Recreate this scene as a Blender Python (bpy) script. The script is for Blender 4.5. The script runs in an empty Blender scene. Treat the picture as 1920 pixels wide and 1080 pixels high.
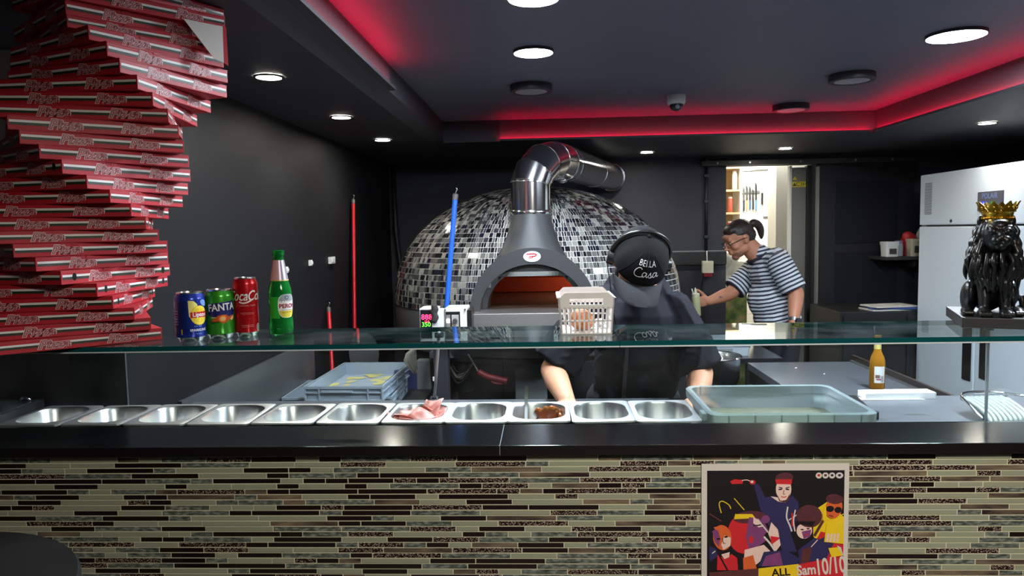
import bpy, bmesh, math, random
from mathutils import Vector, Matrix, noise
random.seed(7)
PI = math.pi
SC = bpy.context.scene
COL = SC.collection

# ------------------------------------------------------------------ camera, world, exposure
cam_data = bpy.data.cameras.new('camera')
cam_data.sensor_width = 36.0
cam_data.lens = 36.0 * 1370 / 1920
cam_data.clip_start = 0.05
cam = bpy.data.objects.new('camera', cam_data)
COL.objects.link(cam)
_f = Vector((-0.04604, 0.99585, -0.07852)).normalized()
_r = Vector((0.99882, 0.04468, -0.01904))
_u = _r.cross(_f).normalized()
_r = _f.cross(_u).normalized()
cam.matrix_world = Matrix(((_r.x, _u.x, -_f.x, 0), (_r.y, _u.y, -_f.y, 0), (_r.z, _u.z, -_f.z, 1.6), (0, 0, 0, 1)))
SC.camera = cam

wd = bpy.data.worlds.new('world')
SC.world = wd
wd.use_nodes = True
wd.node_tree.nodes['Background'].inputs[0].default_value = (0.6, 0.65, 0.7, 1)
wd.node_tree.nodes['Background'].inputs[1].default_value = 0.15

SC.view_settings.view_transform = 'Standard'
SC.view_settings.look = 'None'
SC.view_settings.exposure = 1.68
SC.view_settings.gamma = 1.0
SC.view_settings.use_curve_mapping = False
try:
    SC.cycles.max_bounces = 10
    SC.cycles.transparent_max_bounces = 16
    SC.cycles.sample_clamp_indirect = 6.0
    SC.cycles.caustics_reflective = False
    SC.cycles.caustics_refractive = False
    SC.cycles.use_denoising = True
except Exception:
    pass

PANEL_EMIT = 160.0
SPOT_EMIT = 60.0
SPOT_WATT = 3.0
LED_EMIT = 12.0

def area(name, loc, rot, size, size_y, watt, color):
    l = bpy.data.lights.new(name, 'AREA')
    l.shape = 'RECTANGLE'; l.size = size; l.size_y = size_y; l.energy = watt; l.color = color
    o = bpy.data.objects.new(name, l); COL.objects.link(o)
    o.location = loc; o.rotation_euler = rot
    return o
# unseen lamp over the customer side, placed for the light on the tile front, and the back kitchen's lamp
area('shop_floor_lamp', (0.6, 0.15, 2.2), (0, 0, 0), 0.5, 0.4, 15, (1, 0.93, 0.82))
area('kitchen_lamp', (2.1, 7.3, 2.55), (0, 0, 0), 0.5, 1.2, 24, (1, 0.97, 0.9))

# ------------------------------------------------------------------ helpers: naming and parenting
def wm(o):
    m = o.matrix_basis.copy()
    if o.parent:
        m = wm(o.parent) @ o.matrix_parent_inverse @ m
    return m

def setp(o, parent):
    o.parent = parent
    o.matrix_parent_inverse = wm(parent).inverted()

def tag(o, label=None, cat=None, group=None, kind=None):
    if label: o['label'] = label
    if cat: o['category'] = cat
    if group: o['group'] = group
    if kind: o['kind'] = kind
    return o

def thing(name, label, cat, loc=(0, 0, 0), group=None):
    o = bpy.data.objects.new(name, None)
    o.empty_display_size = 0.05
    COL.objects.link(o); o.location = loc
    return tag(o, label, cat, group)

def O(name, bm, mats, parent=None, smooth=False, label=None, kind=None, auto=None):
    me = bpy.data.meshes.new(name)
    bm.normal_update()
    bm.to_mesh(me); bm.free()
    if not isinstance(mats, (list, tuple)): mats = [mats]
    for m in mats: me.materials.append(m)
    if smooth:
        for p in me.polygons: p.use_smooth = True
        if auto:
            me.set_sharp_from_angle(angle=math.radians(auto))
    o = bpy.data.objects.new(name, me); COL.objects.link(o)
    if parent: setp(o, parent)
    if label: o['label'] = label
    if kind: o['kind'] = kind
    return o

def from_mesh(name, me, parent=None, mats=None):
    o = bpy.data.objects.new(name, me); COL.objects.link(o)
    if parent: setp(o, parent)
    return o

KIDS = {}
def kids(o): return [c for c in bpy.data.objects if c.parent == o]
def dup(root, loc, rotz=None, label=None, group=None, scale=None):
    r = root.copy(); COL.objects.link(r); r.location = loc
    if rotz is not None: r.rotation_euler = (0, 0, rotz)
    if scale: r.scale = scale
    if label: r['label'] = label
    if group: r['group'] = group
    for ch in kids(root):
        c = ch.copy(); COL.objects.link(c); c.parent = r
        for g in kids(ch):
            d = g.copy(); COL.objects.link(d); d.parent = c
    return r

ORD = ['topmost', 'second', 'third', 'fourth', 'fifth', 'sixth', 'seventh', 'eighth', 'ninth', 'tenth', 'eleventh', 'twelfth', 'thirteenth',
       'fourteenth', 'fifteenth', 'sixteenth', 'seventeenth', 'eighteenth', 'nineteenth', 'twentieth', 'twenty-first', 'twenty-second',
       'twenty-third', 'twenty-fourth', 'twenty-fifth', 'twenty-sixth', 'twenty-seventh', 'twenty-eighth']

# ------------------------------------------------------------------ helpers: materials
def L(r, g, b):
    f = lambda c: (c / 255 / 12.92) if c / 255 <= 0.04045 else ((c / 255 + 0.055) / 1.055) ** 2.4
    return (f(r), f(g), f(b), 1)

MATS = {}
def M(name, c, rough=0.5, metal=0.0, var=0.12, scale=30.0, bump=0.0, coat=0.0, emit=None, estr=0.0, spec=0.5, stretch=None):
    if name in MATS: return MATS[name]
    m = bpy.data.materials.new(name); m.use_nodes = True
    nt = m.node_tree; b = nt.nodes['Principled BSDF']
    b.inputs['Roughness'].default_value = rough
    b.inputs['Metallic'].default_value = metal
    b.inputs['Specular IOR Level'].default_value = spec
    if coat: b.inputs['Coat Weight'].default_value = coat; b.inputs['Coat Roughness'].default_value = 0.06
    tc = nt.nodes.new('ShaderNodeTexCoord')
    nz = nt.nodes.new('ShaderNodeTexNoise'); nz.inputs['Scale'].default_value = scale; nz.inputs['Detail'].default_value = 3
    if stretch:
        mp = nt.nodes.new('ShaderNodeMapping'); mp.inputs['Scale'].default_value = stretch
        nt.links.new(tc.outputs['Object'], mp.inputs[0]); nt.links.new(mp.outputs[0], nz.inputs['Vector'])
    else:
        nt.links.new(tc.outputs['Object'], nz.inputs['Vector'])
    mx = nt.nodes.new('ShaderNodeMix'); mx.data_type = 'RGBA'
    mx.inputs[6].default_value = tuple(max(0, x * (1 - var)) for x in c[:3]) + (1,)
    mx.inputs[7].default_value = tuple(min(1, x * (1 + var)) for x in c[:3]) + (1,)
    nt.links.new(nz.outputs[0], mx.inputs[0]); nt.links.new(mx.outputs[2], b.inputs['Base Color'])
    if bump:
        bp = nt.nodes.new('ShaderNodeBump'); bp.inputs['Strength'].default_value = bump; bp.inputs['Distance'].default_value = 0.002
        nt.links.new(nz.outputs[0], bp.inputs['Height']); nt.links.new(bp.outputs[0], b.inputs['Normal'])
    if emit:
        b.inputs['Emission Color'].default_value = emit; b.inputs['Emission Strength'].default_value = estr
    MATS[name] = m
    return m

def ramp_mat(name, stops, rough=0.3, scale=40, kind='noise', stretch=(1, 1, 1), metal=0.0, bump=0.0, detail=4, coat=0.0, world=False):
    """a colour ramp driven by a procedural texture"""
    m = bpy.data.materials.new(name); m.use_nodes = True
    nt = m.node_tree; b = nt.nodes['Principled BSDF']
    b.inputs['Roughness'].default_value = rough; b.inputs['Metallic'].default_value = metal
    if coat: b.inputs['Coat Weight'].default_value = coat; b.inputs['Coat Roughness'].default_value = 0.05
    tc = nt.nodes.new('ShaderNodeTexCoord'); mp = nt.nodes.new('ShaderNodeMapping'); mp.inputs['Scale'].default_value = stretch
    geo = nt.nodes.new('ShaderNodeNewGeometry')
    nt.links.new(geo.outputs['Position'] if world else tc.outputs['Object'], mp.inputs[0])
    if kind == 'noise':
        t = nt.nodes.new('ShaderNodeTexNoise'); t.inputs['Scale'].default_value = scale; t.inputs['Detail'].default_value = detail; out = t.outputs[0]
    elif kind == 'voronoi':
        t = nt.nodes.new('ShaderNodeTexVoronoi'); t.inputs['Scale'].default_value = scale; out = t.outputs['Distance']
    nt.links.new(mp.outputs[0], t.inputs['Vector'])
    r = nt.nodes.new('ShaderNodeValToRGB')
    els = r.color_ramp.elements
    while len(els) < len(stops): els.new(0.5)
    for e, (p, c) in zip(els, stops): e.position = p; e.color = c
    nt.links.new(out, r.inputs[0]); nt.links.new(r.outputs[0], b.inputs['Base Color'])
    if bump:
        bp = nt.nodes.new('ShaderNodeBump'); bp.inputs['Strength'].default_value = bump; bp.inputs['Distance'].default_value = 0.0015
        nt.links.new(out, bp.inputs['Height']); nt.links.new(bp.outputs[0], b.inputs['Normal'])
    MATS[name] = m
    return m

def glass_mat(name, tint, refl_boost=1.0, dust=0.0, ior=1.5):
    """clear sheet glass: see-through with a fresnel mirror on it, and a little dust"""
    m = bpy.data.materials.new(name); m.use_nodes = True
    nt = m.node_tree; nt.nodes.clear()
    out = nt.nodes.new('ShaderNodeOutputMaterial')
    tr = nt.nodes.new('ShaderNodeBsdfTransparent'); tr.inputs[0].default_value = tint
    gl = nt.nodes.new('ShaderNodeBsdfGlossy'); gl.inputs['Roughness'].default_value = 0.0; gl.inputs[0].default_value = (0.95, 1, 1, 1)
    fr = nt.nodes.new('ShaderNodeFresnel'); fr.inputs[0].default_value = ior
    mul = nt.nodes.new('ShaderNodeMath'); mul.operation = 'MULTIPLY'; mul.inputs[1].default_value = refl_boost; mul.use_clamp = True
    ge = nt.nodes.new('ShaderNodeNewGeometry')
    iv = nt.nodes.new('ShaderNodeMix'); iv.data_type = 'FLOAT'; iv.inputs[2].default_value = ior; iv.inputs[3].default_value = 1 / ior
    nt.links.new(ge.outputs['Backfacing'], iv.inputs[0]); nt.links.new(iv.outputs[0], fr.inputs[0])
    nt.links.new(fr.outputs[0], mul.inputs[0])
    mx = nt.nodes.new('ShaderNodeMixShader')
    nt.links.new(mul.outputs[0], mx.inputs[0]); nt.links.new(tr.outputs[0], mx.inputs[1]); nt.links.new(gl.outputs[0], mx.inputs[2])
    last = mx
    if dust:
        df = nt.nodes.new('ShaderNodeBsdfDiffuse'); df.inputs[0].default_value = (0.7, 0.75, 0.78, 1)
        tc = nt.nodes.new('ShaderNodeTexCoord'); nz = nt.nodes.new('ShaderNodeTexNoise'); nz.inputs['Scale'].default_value = 9; nz.inputs['Detail'].default_value = 8
        nt.links.new(tc.outputs['Object'], nz.inputs['Vector'])
        rp = nt.nodes.new('ShaderNodeValToRGB'); rp.color_ramp.elements[0].position = 0.4; rp.color_ramp.elements[1].position = 0.8
        nt.links.new(nz.outputs[0], rp.inputs[0])
        ml = nt.nodes.new('ShaderNodeMath'); ml.operation = 'MULTIPLY'; ml.inputs[1].default_value = dust
        nt.links.new(rp.outputs[0], ml.inputs[0])
        m2 = nt.nodes.new('ShaderNodeMixShader')
        nt.links.new(ml.outputs[0], m2.inputs[0]); nt.links.new(mx.outputs[0], m2.inputs[1]); nt.links.new(df.outputs[0], m2.inputs[2])
        last = m2
    nt.links.new(last.outputs[0], out.inputs[0])
    MATS[name] = m
    return m

def stripe_mat(name, axis, period, duty, ca, cb, rough=0.85, phase=0.0):
    """woven stripes along a direction"""
    m = bpy.data.materials.new(name); m.use_nodes = True
    nt = m.node_tree; b = nt.nodes['Principled BSDF']; b.inputs['Roughness'].default_value = rough
    tc = nt.nodes.new('ShaderNodeTexCoord')
    nz = nt.nodes.new('ShaderNodeTexNoise'); nz.inputs['Scale'].default_value = 6
    nt.links.new(tc.outputs['Object'], nz.inputs['Vector'])
    d = nt.nodes.new('ShaderNodeVectorMath'); d.operation = 'DOT_PRODUCT'; d.inputs[1].default_value = Vector(axis).normalized()
    nt.links.new(tc.outputs['Object'], d.inputs[0])
    ad = nt.nodes.new('ShaderNodeMath'); ad.operation = 'MULTIPLY_ADD'; ad.inputs[1].default_value = 0.02; ad.inputs[2].default_value = phase
    nt.links.new(nz.outputs[0], ad.inputs[0])
    a2 = nt.nodes.new('ShaderNodeMath'); a2.operation = 'ADD'
    nt.links.new(d.outputs['Value'], a2.inputs[0]); nt.links.new(ad.outputs[0], a2.inputs[1])
    dv = nt.nodes.new('ShaderNodeMath'); dv.operation = 'DIVIDE'; dv.inputs[1].default_value = period
    nt.links.new(a2.outputs[0], dv.inputs[0])
    fr = nt.nodes.new('ShaderNodeMath'); fr.operation = 'FRACT'; nt.links.new(dv.outputs[0], fr.inputs[0])
    gt = nt.nodes.new('ShaderNodeMath'); gt.operation = 'GREATER_THAN'; gt.inputs[1].default_value = duty; nt.links.new(fr.outputs[0], gt.inputs[0])
    mx = nt.nodes.new('ShaderNodeMix'); mx.data_type = 'RGBA'; mx.inputs[6].default_value = ca; mx.inputs[7].default_value = cb
    nt.links.new(gt.outputs[0], mx.inputs[0]); nt.links.new(mx.outputs[2], b.inputs['Base Color'])
    MATS[name] = m
    return m

def emit_mat(name, c, s):
    m = bpy.data.materials.new(name); m.use_nodes = True
    nt = m.node_tree; b = nt.nodes['Principled BSDF']
    b.inputs['Base Color'].default_value = (c[0] * .6, c[1] * .6, c[2] * .6, 1)
    b.inputs['Emission Color'].default_value = c; b.inputs['Emission Strength'].default_value = s
    MATS[name] = m
    return m

# ------------------------------------------------------------------ helpers: geometry
def BM(): return bmesh.new()

def box(bm, x0, x1, y0, y1, z0, z1, mi=0, bev=0.0, mat=None):
    t = bmesh.new()
    bmesh.ops.create_cube(t, size=1.0)
    for v in t.verts:
        v.co = Vector((x0 + (v.co.x + .5) * (x1 - x0), y0 + (v.co.y + .5) * (y1 - y0), z0 + (v.co.z + .5) * (z1 - z0)))
    if bev: bmesh.ops.bevel(t, geom=t.edges[:], offset=bev, segments=2, profile=0.7, affect='EDGES')
    for f in t.faces: f.material_index = mi
    return merge(bm, t, mat)

def merge(bm, t, mat=None):
    if mat is not None:
        for v in t.verts: v.co = mat @ v.co
    mp = {v: bm.verts.new(v.co) for v in t.verts}
    out = []
    for f in t.faces:
        try:
            n = bm.faces.new([mp[v] for v in f.verts]); n.material_index = f.material_index; n.smooth = f.smooth; out.append(n)
        except ValueError:
            pass
    t.free()
    return out

def loft(bm, loops, close=True, cap0=True, cap1=True, mi=0):
    """bridge rings of points with equal counts"""
    R = [[bm.verts.new(p) for p in lp] for lp in loops]
    n = len(R[0])
    for a, b in zip(R[:-1], R[1:]):
        for i in range(n if close else n - 1):
            j = (i + 1) % n
            f = bm.faces.new((a[i], a[j], b[j], b[i])); f.material_index = mi
    if cap0 and close: f = bm.faces.new(R[0][::-1]); f.material_index = mi
    if cap1 and close: f = bm.faces.new(R[-1]); f.material_index = mi
    return R

def ring(c, r, seg, axis_u, axis_v):
    return [Vector(c) + axis_u * (r * math.cos(2 * PI * i / seg)) + axis_v * (r * math.sin(2 * PI * i / seg)) for i in range(seg)]

def tube(bm, pts, r, seg=10, mi=0, caps=True):
    pts = [Vector(p) for p in pts]
    n = len(pts)
    rs = r if isinstance(r, (list, tuple)) else [r] * n
    T = []
    for i in range(n):
        a = pts[max(i - 1, 0)]; b = pts[min(i + 1, n - 1)]
        d0 = (pts[i] - a).normalized() if i > 0 else (b - pts[i]).normalized()
        d1 = (b - pts[i]).normalized() if i < n - 1 else d0
        T.append((d0 + d1).normalized() if (d0 + d1).length > 1e-6 else d0)
    up = Vector((0, 0, 1)) if abs(T[0].z) < 0.9 else Vector((1, 0, 0))
    u = T[0].cross(up).normalized()
    loops = []
    for i in range(n):
        u = (u - T[i] * u.dot(T[i])).normalized(); v = T[i].cross(u)
        k = 1.0
        if 0 < i < n - 1:
            c = (pts[i] - pts[i - 1]).normalized().dot(T[i]); k = 1 / max(c, 0.5)
        loops.append(ring(pts[i], rs[i], seg, u, v))
    loft(bm, loops, True, caps, caps, mi)

def lathe(bm, prof, seg=24, c=(0, 0, 0), mi=0, cap0=True, cap1=True, mis=None):
    c = Vector(c); loops = []
    R = [[bm.verts.new(c + Vector((r * math.cos(2 * PI * i / seg), r * math.sin(2 * PI * i / seg), z))) for i in range(seg)] for r, z in prof]
    for k, (a, b) in enumerate(zip(R[:-1], R[1:])):
        for i in range(seg):
            j = (i + 1) % seg
            f = bm.faces.new((a[i], a[j], b[j], b[i])); f.material_index = mis[k] if mis else mi
    if cap0: f = bm.faces.new(R[0][::-1]); f.material_index = mis[0] if mis else mi
    if cap1: f = bm.faces.new(R[-1]); f.material_index = mis[-1] if mis else mi

def ell(bm, c, r, rot=None, seg=14, rings=8, mi=0):
    t = bmesh.new(); bmesh.ops.create_uvsphere(t, u_segments=seg, v_segments=rings, radius=1.0)
    r = (r, r, r) if isinstance(r, (int, float)) else r
    m = Matrix.Translation(c) @ (rot.to_4x4() if rot else Matrix()) @ Matrix.Diagonal((*r, 1))
    for f in t.faces: f.material_index = mi
    merge(bm, t, m)

def cone(bm, p0, p1, r0, r1, seg=14, mi=0, ends=True):
    """tapered limb with round ends"""
    tube(bm, [p0, p1], [r0, r1], seg, mi)
    if ends:
        ell(bm, p0, r0, seg=seg, rings=8, mi=mi); ell(bm, p1, r1, seg=seg, rings=8, mi=mi)

def rr(w, d, r, z, n=6, cx=0, cy=0):
    pts = []
    for (sx, sy, a0) in ((1, 1, 0), (-1, 1, PI / 2), (-1, -1, PI), (1, -1, 3 * PI / 2)):
        for k in range(n + 1):
            a = a0 + PI / 2 * k / n
            pts.append(Vector((cx + sx * (w / 2 - r) + r * math.cos(a), cy + sy * (d / 2 - r) + r * math.sin(a), z)))
    return pts

def remesh(bm, voxel, smooth=2, factor=0.5):
    """fuse overlapping closed shapes into one continuous skin"""
    me = bpy.data.meshes.new('tmp'); bm.to_mesh(me); bm.free()
    o = bpy.data.objects.new('tmp', me); COL.objects.link(o)
    md = o.modifiers.new('r', 'REMESH'); md.mode = 'VOXEL'; md.voxel_size = voxel; md.use_smooth_shade = True
    if smooth:
        s = o.modifiers.new('s', 'SMOOTH'); s.factor = factor; s.iterations = smooth
    dg = bpy.context.evaluated_depsgraph_get()
    res = bpy.data.meshes.new_from_object(o.evaluated_get(dg))
    bpy.data.objects.remove(o); bpy.data.meshes.remove(me)
    for p in res.polygons: p.use_smooth = True
    return res

def OM(name, me, mat, parent=None, label=None):
    me.name = name
    me.materials.clear(); me.materials.append(mat)
    o = bpy.data.objects.new(name, me); COL.objects.link(o)
    if parent: setp(o, parent)
    if label: o['label'] = label
    return o

def smooth_path(pts, n=6):
    P = [Vector(p) for p in pts]; out = []
    for i in range(len(P) - 1):
        p0 = P[max(i - 1, 0)]; p1 = P[i]; p2 = P[i + 1]; p3 = P[min(i + 2, len(P) - 1)]
        for k in range(n):
            t = k / n
            out.append(0.5 * ((2 * p1) + (p2 - p0) * t + (2 * p0 - 5 * p1 + 4 * p2 - p3) * t * t + (3 * p1 - p0 - 3 * p2 + p3) * t ** 3))
    out.append(P[-1])
    return out

_TX = {}
def text_geo(s, size, offset=0.0, shear=0.0, spacing=1.0, res=3):
    k = (s, size, offset, shear, spacing)
    if k in _TX: return _TX[k]
    cu = bpy.data.curves.new('t', 'FONT'); cu.body = s; cu.size = size; cu.offset = offset; cu.shear = shear
    cu.space_character = spacing; cu.resolution_u = res; cu.align_x = 'CENTER'; cu.align_y = 'CENTER'; cu.fill_mode = 'FRONT'
    o = bpy.data.objects.new('t', cu); COL.objects.link(o)
    dg = bpy.context.evaluated_depsgraph_get()
    me = bpy.data.meshes.new_from_object(o.evaluated_get(dg))
    g = ([v.co.copy() for v in me.vertices], [tuple(p.vertices) for p in me.polygons])
    bpy.data.objects.remove(o); bpy.data.curves.remove(cu); bpy.data.meshes.remove(me)
    _TX[k] = g
    return g

class Flat:
    """flat print: polygons, strokes and lettering in the xy plane, later laid on a surface"""
    def __init__(self): self.bm = bmesh.new()
    def poly(self, pts, mi=0, z=0.0):
        f = self.bm.faces.new([self.bm.verts.new((p[0], p[1], z)) for p in pts]); f.normal_update()
        if f.normal.z < 0: f.normal_flip()
        f.material_index = mi
    def rect(self, x0, x1, y0, y1, mi=0, z=0.0): self.poly([(x0, y0), (x1, y0), (x1, y1), (x0, y1)], mi, z)
    def disc(self, cx, cy, rx, ry=None, mi=0, z=0.0, n=16, rot=0.0):
        ry = ry or rx; c, s = math.cos(rot), math.sin(rot)
        P = []
        for i in range(n):
            a = rx * math.cos(2 * PI * i / n); b = ry * math.sin(2 * PI * i / n)
            P.append((cx + a * c - b * s, cy + a * s + b * c))
        self.poly(P, mi, z)
    def text(self, s, size, x, y, mi=0, z=0.0, offset=0.0, shear=0.0, rot=0.0, spacing=1.0, sx=1.0):
        V, F = text_geo(s, size, offset, shear, spacing)
        c, sn = math.cos(rot), math.sin(rot)
        vs = [self.bm.verts.new((x + sx * v.x * c - v.y * sn, y + sx * v.x * sn + v.y * c, z)) for v in V]
        for f in F:
            try: self.bm.faces.new([vs[i] for i in f]).material_index = mi
            except ValueError: pass
    def stroke(self, pts, w, mi=0, z=0.0, n=5):
        P = smooth_path([(p[0], p[1], 0) for p in pts], n)
        A, B = [], []
        for i in range(len(P)):
            d = (P[min(i + 1, len(P) - 1)] - P[max(i - 1, 0)])
            if d.length < 1e-9: d = Vector((1, 0, 0))
            d.normalize(); nn = Vector((-d.y, d.x, 0))
            A.append(self.bm.verts.new(P[i] + nn * w / 2 + Vector((0, 0, z)))); B.append(self.bm.verts.new(P[i] - nn * w / 2 + Vector((0, 0, z))))
        for i in range(len(P) - 1):
            f = self.bm.faces.new((B[i], B[i + 1], A[i + 1], A[i])); f.material_index = mi
    def slice(self, step, x0, x1):
        x = x0
        while x < x1:
            bmesh.ops.bisect_plane(self.bm, geom=self.bm.verts[:] + self.bm.edges[:] + self.bm.faces[:], plane_co=(x, 0, 0), plane_no=(1, 0, 0))
            x += step
    def put(self, fn, bm=None):
        """fn maps (x, y, z) to a point"""
        for v in self.bm.verts: v.co = Vector(fn(v.co.x, v.co.y, v.co.z))
        if bm is None: return self.bm
        merge(bm, self.bm); return bm

def wrap(r, az, lift=0.0003):
    """around a vertical cylinder; az is the bearing of x = 0, measured from -Y towards +X"""
    def fn(x, y, z):
        a = az + x / r; R = r + lift + z
        return (R * math.sin(a), -R * math.cos(a), y)
    return fn

# ------------------------------------------------------------------ materials
black_paint = M('black_paint', L(25, 26, 30), 0.6, var=0.2, scale=3, bump=0.05, spec=.22)
back_paint = M('back_paint', L(57, 58, 66), 0.6, var=0.15, scale=3, spec=.3)
ceil_paint = M('ceiling_paint', L(104, 106, 126), 0.6, var=0.06, scale=4)
soffit_paint = M('soffit_paint', L(58, 58, 66), 0.55, var=0.1, scale=4)
pale_paint = M('pale_paint', L(205, 211, 217), 0.7, var=0.05, scale=5)
dado_paint = M('dado_paint', L(104, 110, 116), 0.5, var=0.1)
floor_mat = M('floor_tile', L(95, 92, 86), 0.35, var=0.2, scale=8)
white_wall = M('white_wall', L(225, 222, 210), 0.5, var=0.03, scale=4)
white_tile = M('white_tile', L(236, 233, 222), 0.25, var=0.02)
steel = M('steel', (0.62, 0.63, 0.64, 1), 0.2, 1.0, var=0.06, scale=20, stretch=(1, 1, 30))
steel_dull = M('steel_dull', (0.5, 0.51, 0.52, 1), 0.34, 1.0, var=0.1, scale=25)
chrome = M('chrome', (0.78, 0.79, 0.81, 1), 0.16, 1.0, var=0.04, scale=12)
granite = M('granite', L(20, 21, 24), 0.16, var=0.5, scale=350, spec=0.6)
granite_edge = M('granite_edge', L(14, 11, 12), 0.4, var=0.4, scale=300)
laminate = M('laminate', L(84, 87, 93), 0.3, var=0.2, scale=6, stretch=(1, 4, 1))
black_plastic = M('black_plastic', L(22, 22, 24), 0.4)
black_metal = M('black_metal', L(28, 28, 30), 0.45, var=0.2)
white_plastic = M('white_plastic', L(225, 226, 224), 0.4, var=0.03)
white_enamel = M('white_enamel', L(226, 240, 255), 0.25, var=0.02, scale=3)
grey_metal = M('grey_metal', L(120, 122, 124), 0.5, var=0.05)
hood_paint = M('hood_paint', L(54, 56, 58), 0.5, var=0.06, scale=5)
drum_paint = M('drum_paint', L(88, 90, 92), 0.55, var=0.06)
red_led = emit_mat('red_led', (1.0, 0.004, 0.045, 1), LED_EMIT)
lamp_glow = emit_mat('lamp_glow', (0.80, 0.90, 1.0, 1), PANEL_EMIT)
spot_glow = emit_mat('spot_glow', (1.0, 0.93, 0.8, 1), SPOT_EMIT)
lamp_off = M('lamp_off', L(190, 192, 205), 0.4, var=0.02)
red_plastic = M('red_plastic', L(200, 20, 32), 0.35)
blue_plastic = M('blue_plastic', L(36, 96, 200), 0.35)

# ------------------------------------------------------------------ the room
def struct(name, bm, m, parent=None, **k):
    o = O(name, bm, m, parent, **k)
    if parent is None: o['kind'] = 'structure'
    return o

b = BM(); box(b, -4, 4.5, -4, 9, -0.1, 0); struct('floor', b, floor_mat)
b = BM(); box(b, -1.42, -1.25, 2.1, 5.9, 0, 2.4); wl = struct('wall_left', b, black_paint)
b = BM(); box(b, -4, -1.42, 2.1, 2.25, 1.36, 2.9); struct('wall_left_front', b, pale_paint)
b = BM(); box(b, -4, -1.42, 2.1, 2.25, 0, 1.36); struct('wall_left_dado', b, dado_paint)
b = BM(); box(b, -1.42, -1.2505, 2.092, 2.0995, 0, 1.45); struct('trim_6', b, M('end_lifted_grey', L(66, 71, 76), .6))  # added sheet, lighter than the wall to make up for missing light
b = BM()
box(b, -1.4, 1.44, 5.9, 6.0, 0, 2.4); box(b, 2.135, 3.5, 5.9, 6.0, 0, 2.4); box(b, 1.44, 2.135, 5.9, 6.0, 2.075, 2.4)
struct('wall_back', b, back_paint)
b = BM(); box(b, 3.35, 3.5, 0, 5.9, 0, 2.4); struct('wall_right', b, black_paint)
b = BM(); box(b, -4, -3.9, -4, 2.0, 0, 2.9); box(b, 4.4, 4.5, -4, 0, 0, 2.9); box(b, -4, 4.5, -4.1, -4, 0, 2.9); box(b, 3.35, 4.4, -0.1, 0, 0, 2.9); struct('wall_front', b, M('shop_wall', L(120, 116, 110), 0.8))
# tray ceiling and the lowered soffit round it
b = BM(); box(b, -0.62, 2.0, 0.4, 4.57, 2.28, 2.4); struct('ceiling', b, ceil_paint)
b = BM(); box(b, -4, 4.5, -4, 0.4, 2.6, 2.7); struct('ceiling_front', b, M('shop_ceiling', L(170, 168, 160), 0.8))
b = BM()
lo = [(-1.25, 2.15), (-0.70, 2.15), (-0.62, 2.172), (-0.62, 2.4), (-1.25, 2.4)]
loft(b, [[Vector((x, y, z)) for x, z in lo] for y in (0.4, 5.9)])
box(b, -4, -1.25, 0.4, 2.1, 2.15, 2.4)
struct('trim_1', b, soffit_paint)
b = BM(); box(b, -0.62, 3.35, 4.57, 5.9, 2.15, 2.4); struct('trim_2', b, soffit_paint)
b = BM(); box(b, 2.0, 3.35, 0.4, 4.57, 2.15, 2.4); struct('trim_3', b, soffit_paint)
b = BM(); box(b, -4, 4.5, 0.38, 0.4, 2.28, 2.7); struct('trim_4', b, soffit_paint)

def led(name, face, axis, a0, a1, label):
    """a lip on the soffit edge, an upstand, and the strip lying in the channel, shining up the face"""
    t = thing(name, label, 'light strip', (face if axis == 'y' else (a0 + a1) / 2, face if axis == 'x' else (a0 + a1) / 2, 2.15))
    sg = -1 if (axis == 'x' or face > 0) else 1
    def bx_(d0, d1, z0, z1):
        b = BM(); lo, hi = sorted((face + sg * d0, face + sg * d1))
        if axis == 'y': box(b, lo, hi, a0, a1, z0, z1)
        else: box(b, a0, a1, lo, hi, z0, z1)
        return b
    z = 2.172 if (axis == 'y' and face < 0) else 2.15
    O('channel', bx_(0.0005, .03, z, z + .006), soffit_paint, t); O('upstand', bx_(.027, .03, z + .006, z + .012), soffit_paint, t)
    O('glowing_strip', bx_(.008, .018, z + .0065, z + .009), red_led, t, label='glowing red strip')
led('led_strip', -.62, 'y', .45, 2.98, 'red glowing LED strip along the left edge of the raised ceiling')
led('led_strip', 4.57, 'x', -.27, 1.965, 'red glowing LED strip along the back edge of the raised ceiling above the oven')
led('led_strip', 2.0, 'y', .45, 4.535, 'red glowing LED strip along the right edge of the raised ceiling')
# thin sheets added on the tray faces, lighter to strengthen the red glow
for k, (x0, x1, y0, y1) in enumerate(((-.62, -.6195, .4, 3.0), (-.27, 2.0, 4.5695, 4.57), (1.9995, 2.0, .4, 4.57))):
    b = BM(); box(b, x0, x1, y0, y1, 2.173 if k == 0 else 2.156, 2.28); struct('trim_%d' % (7 + k), b, M('cove_glow_paint', L(84, 82, 90), .6, var=.04))

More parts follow.
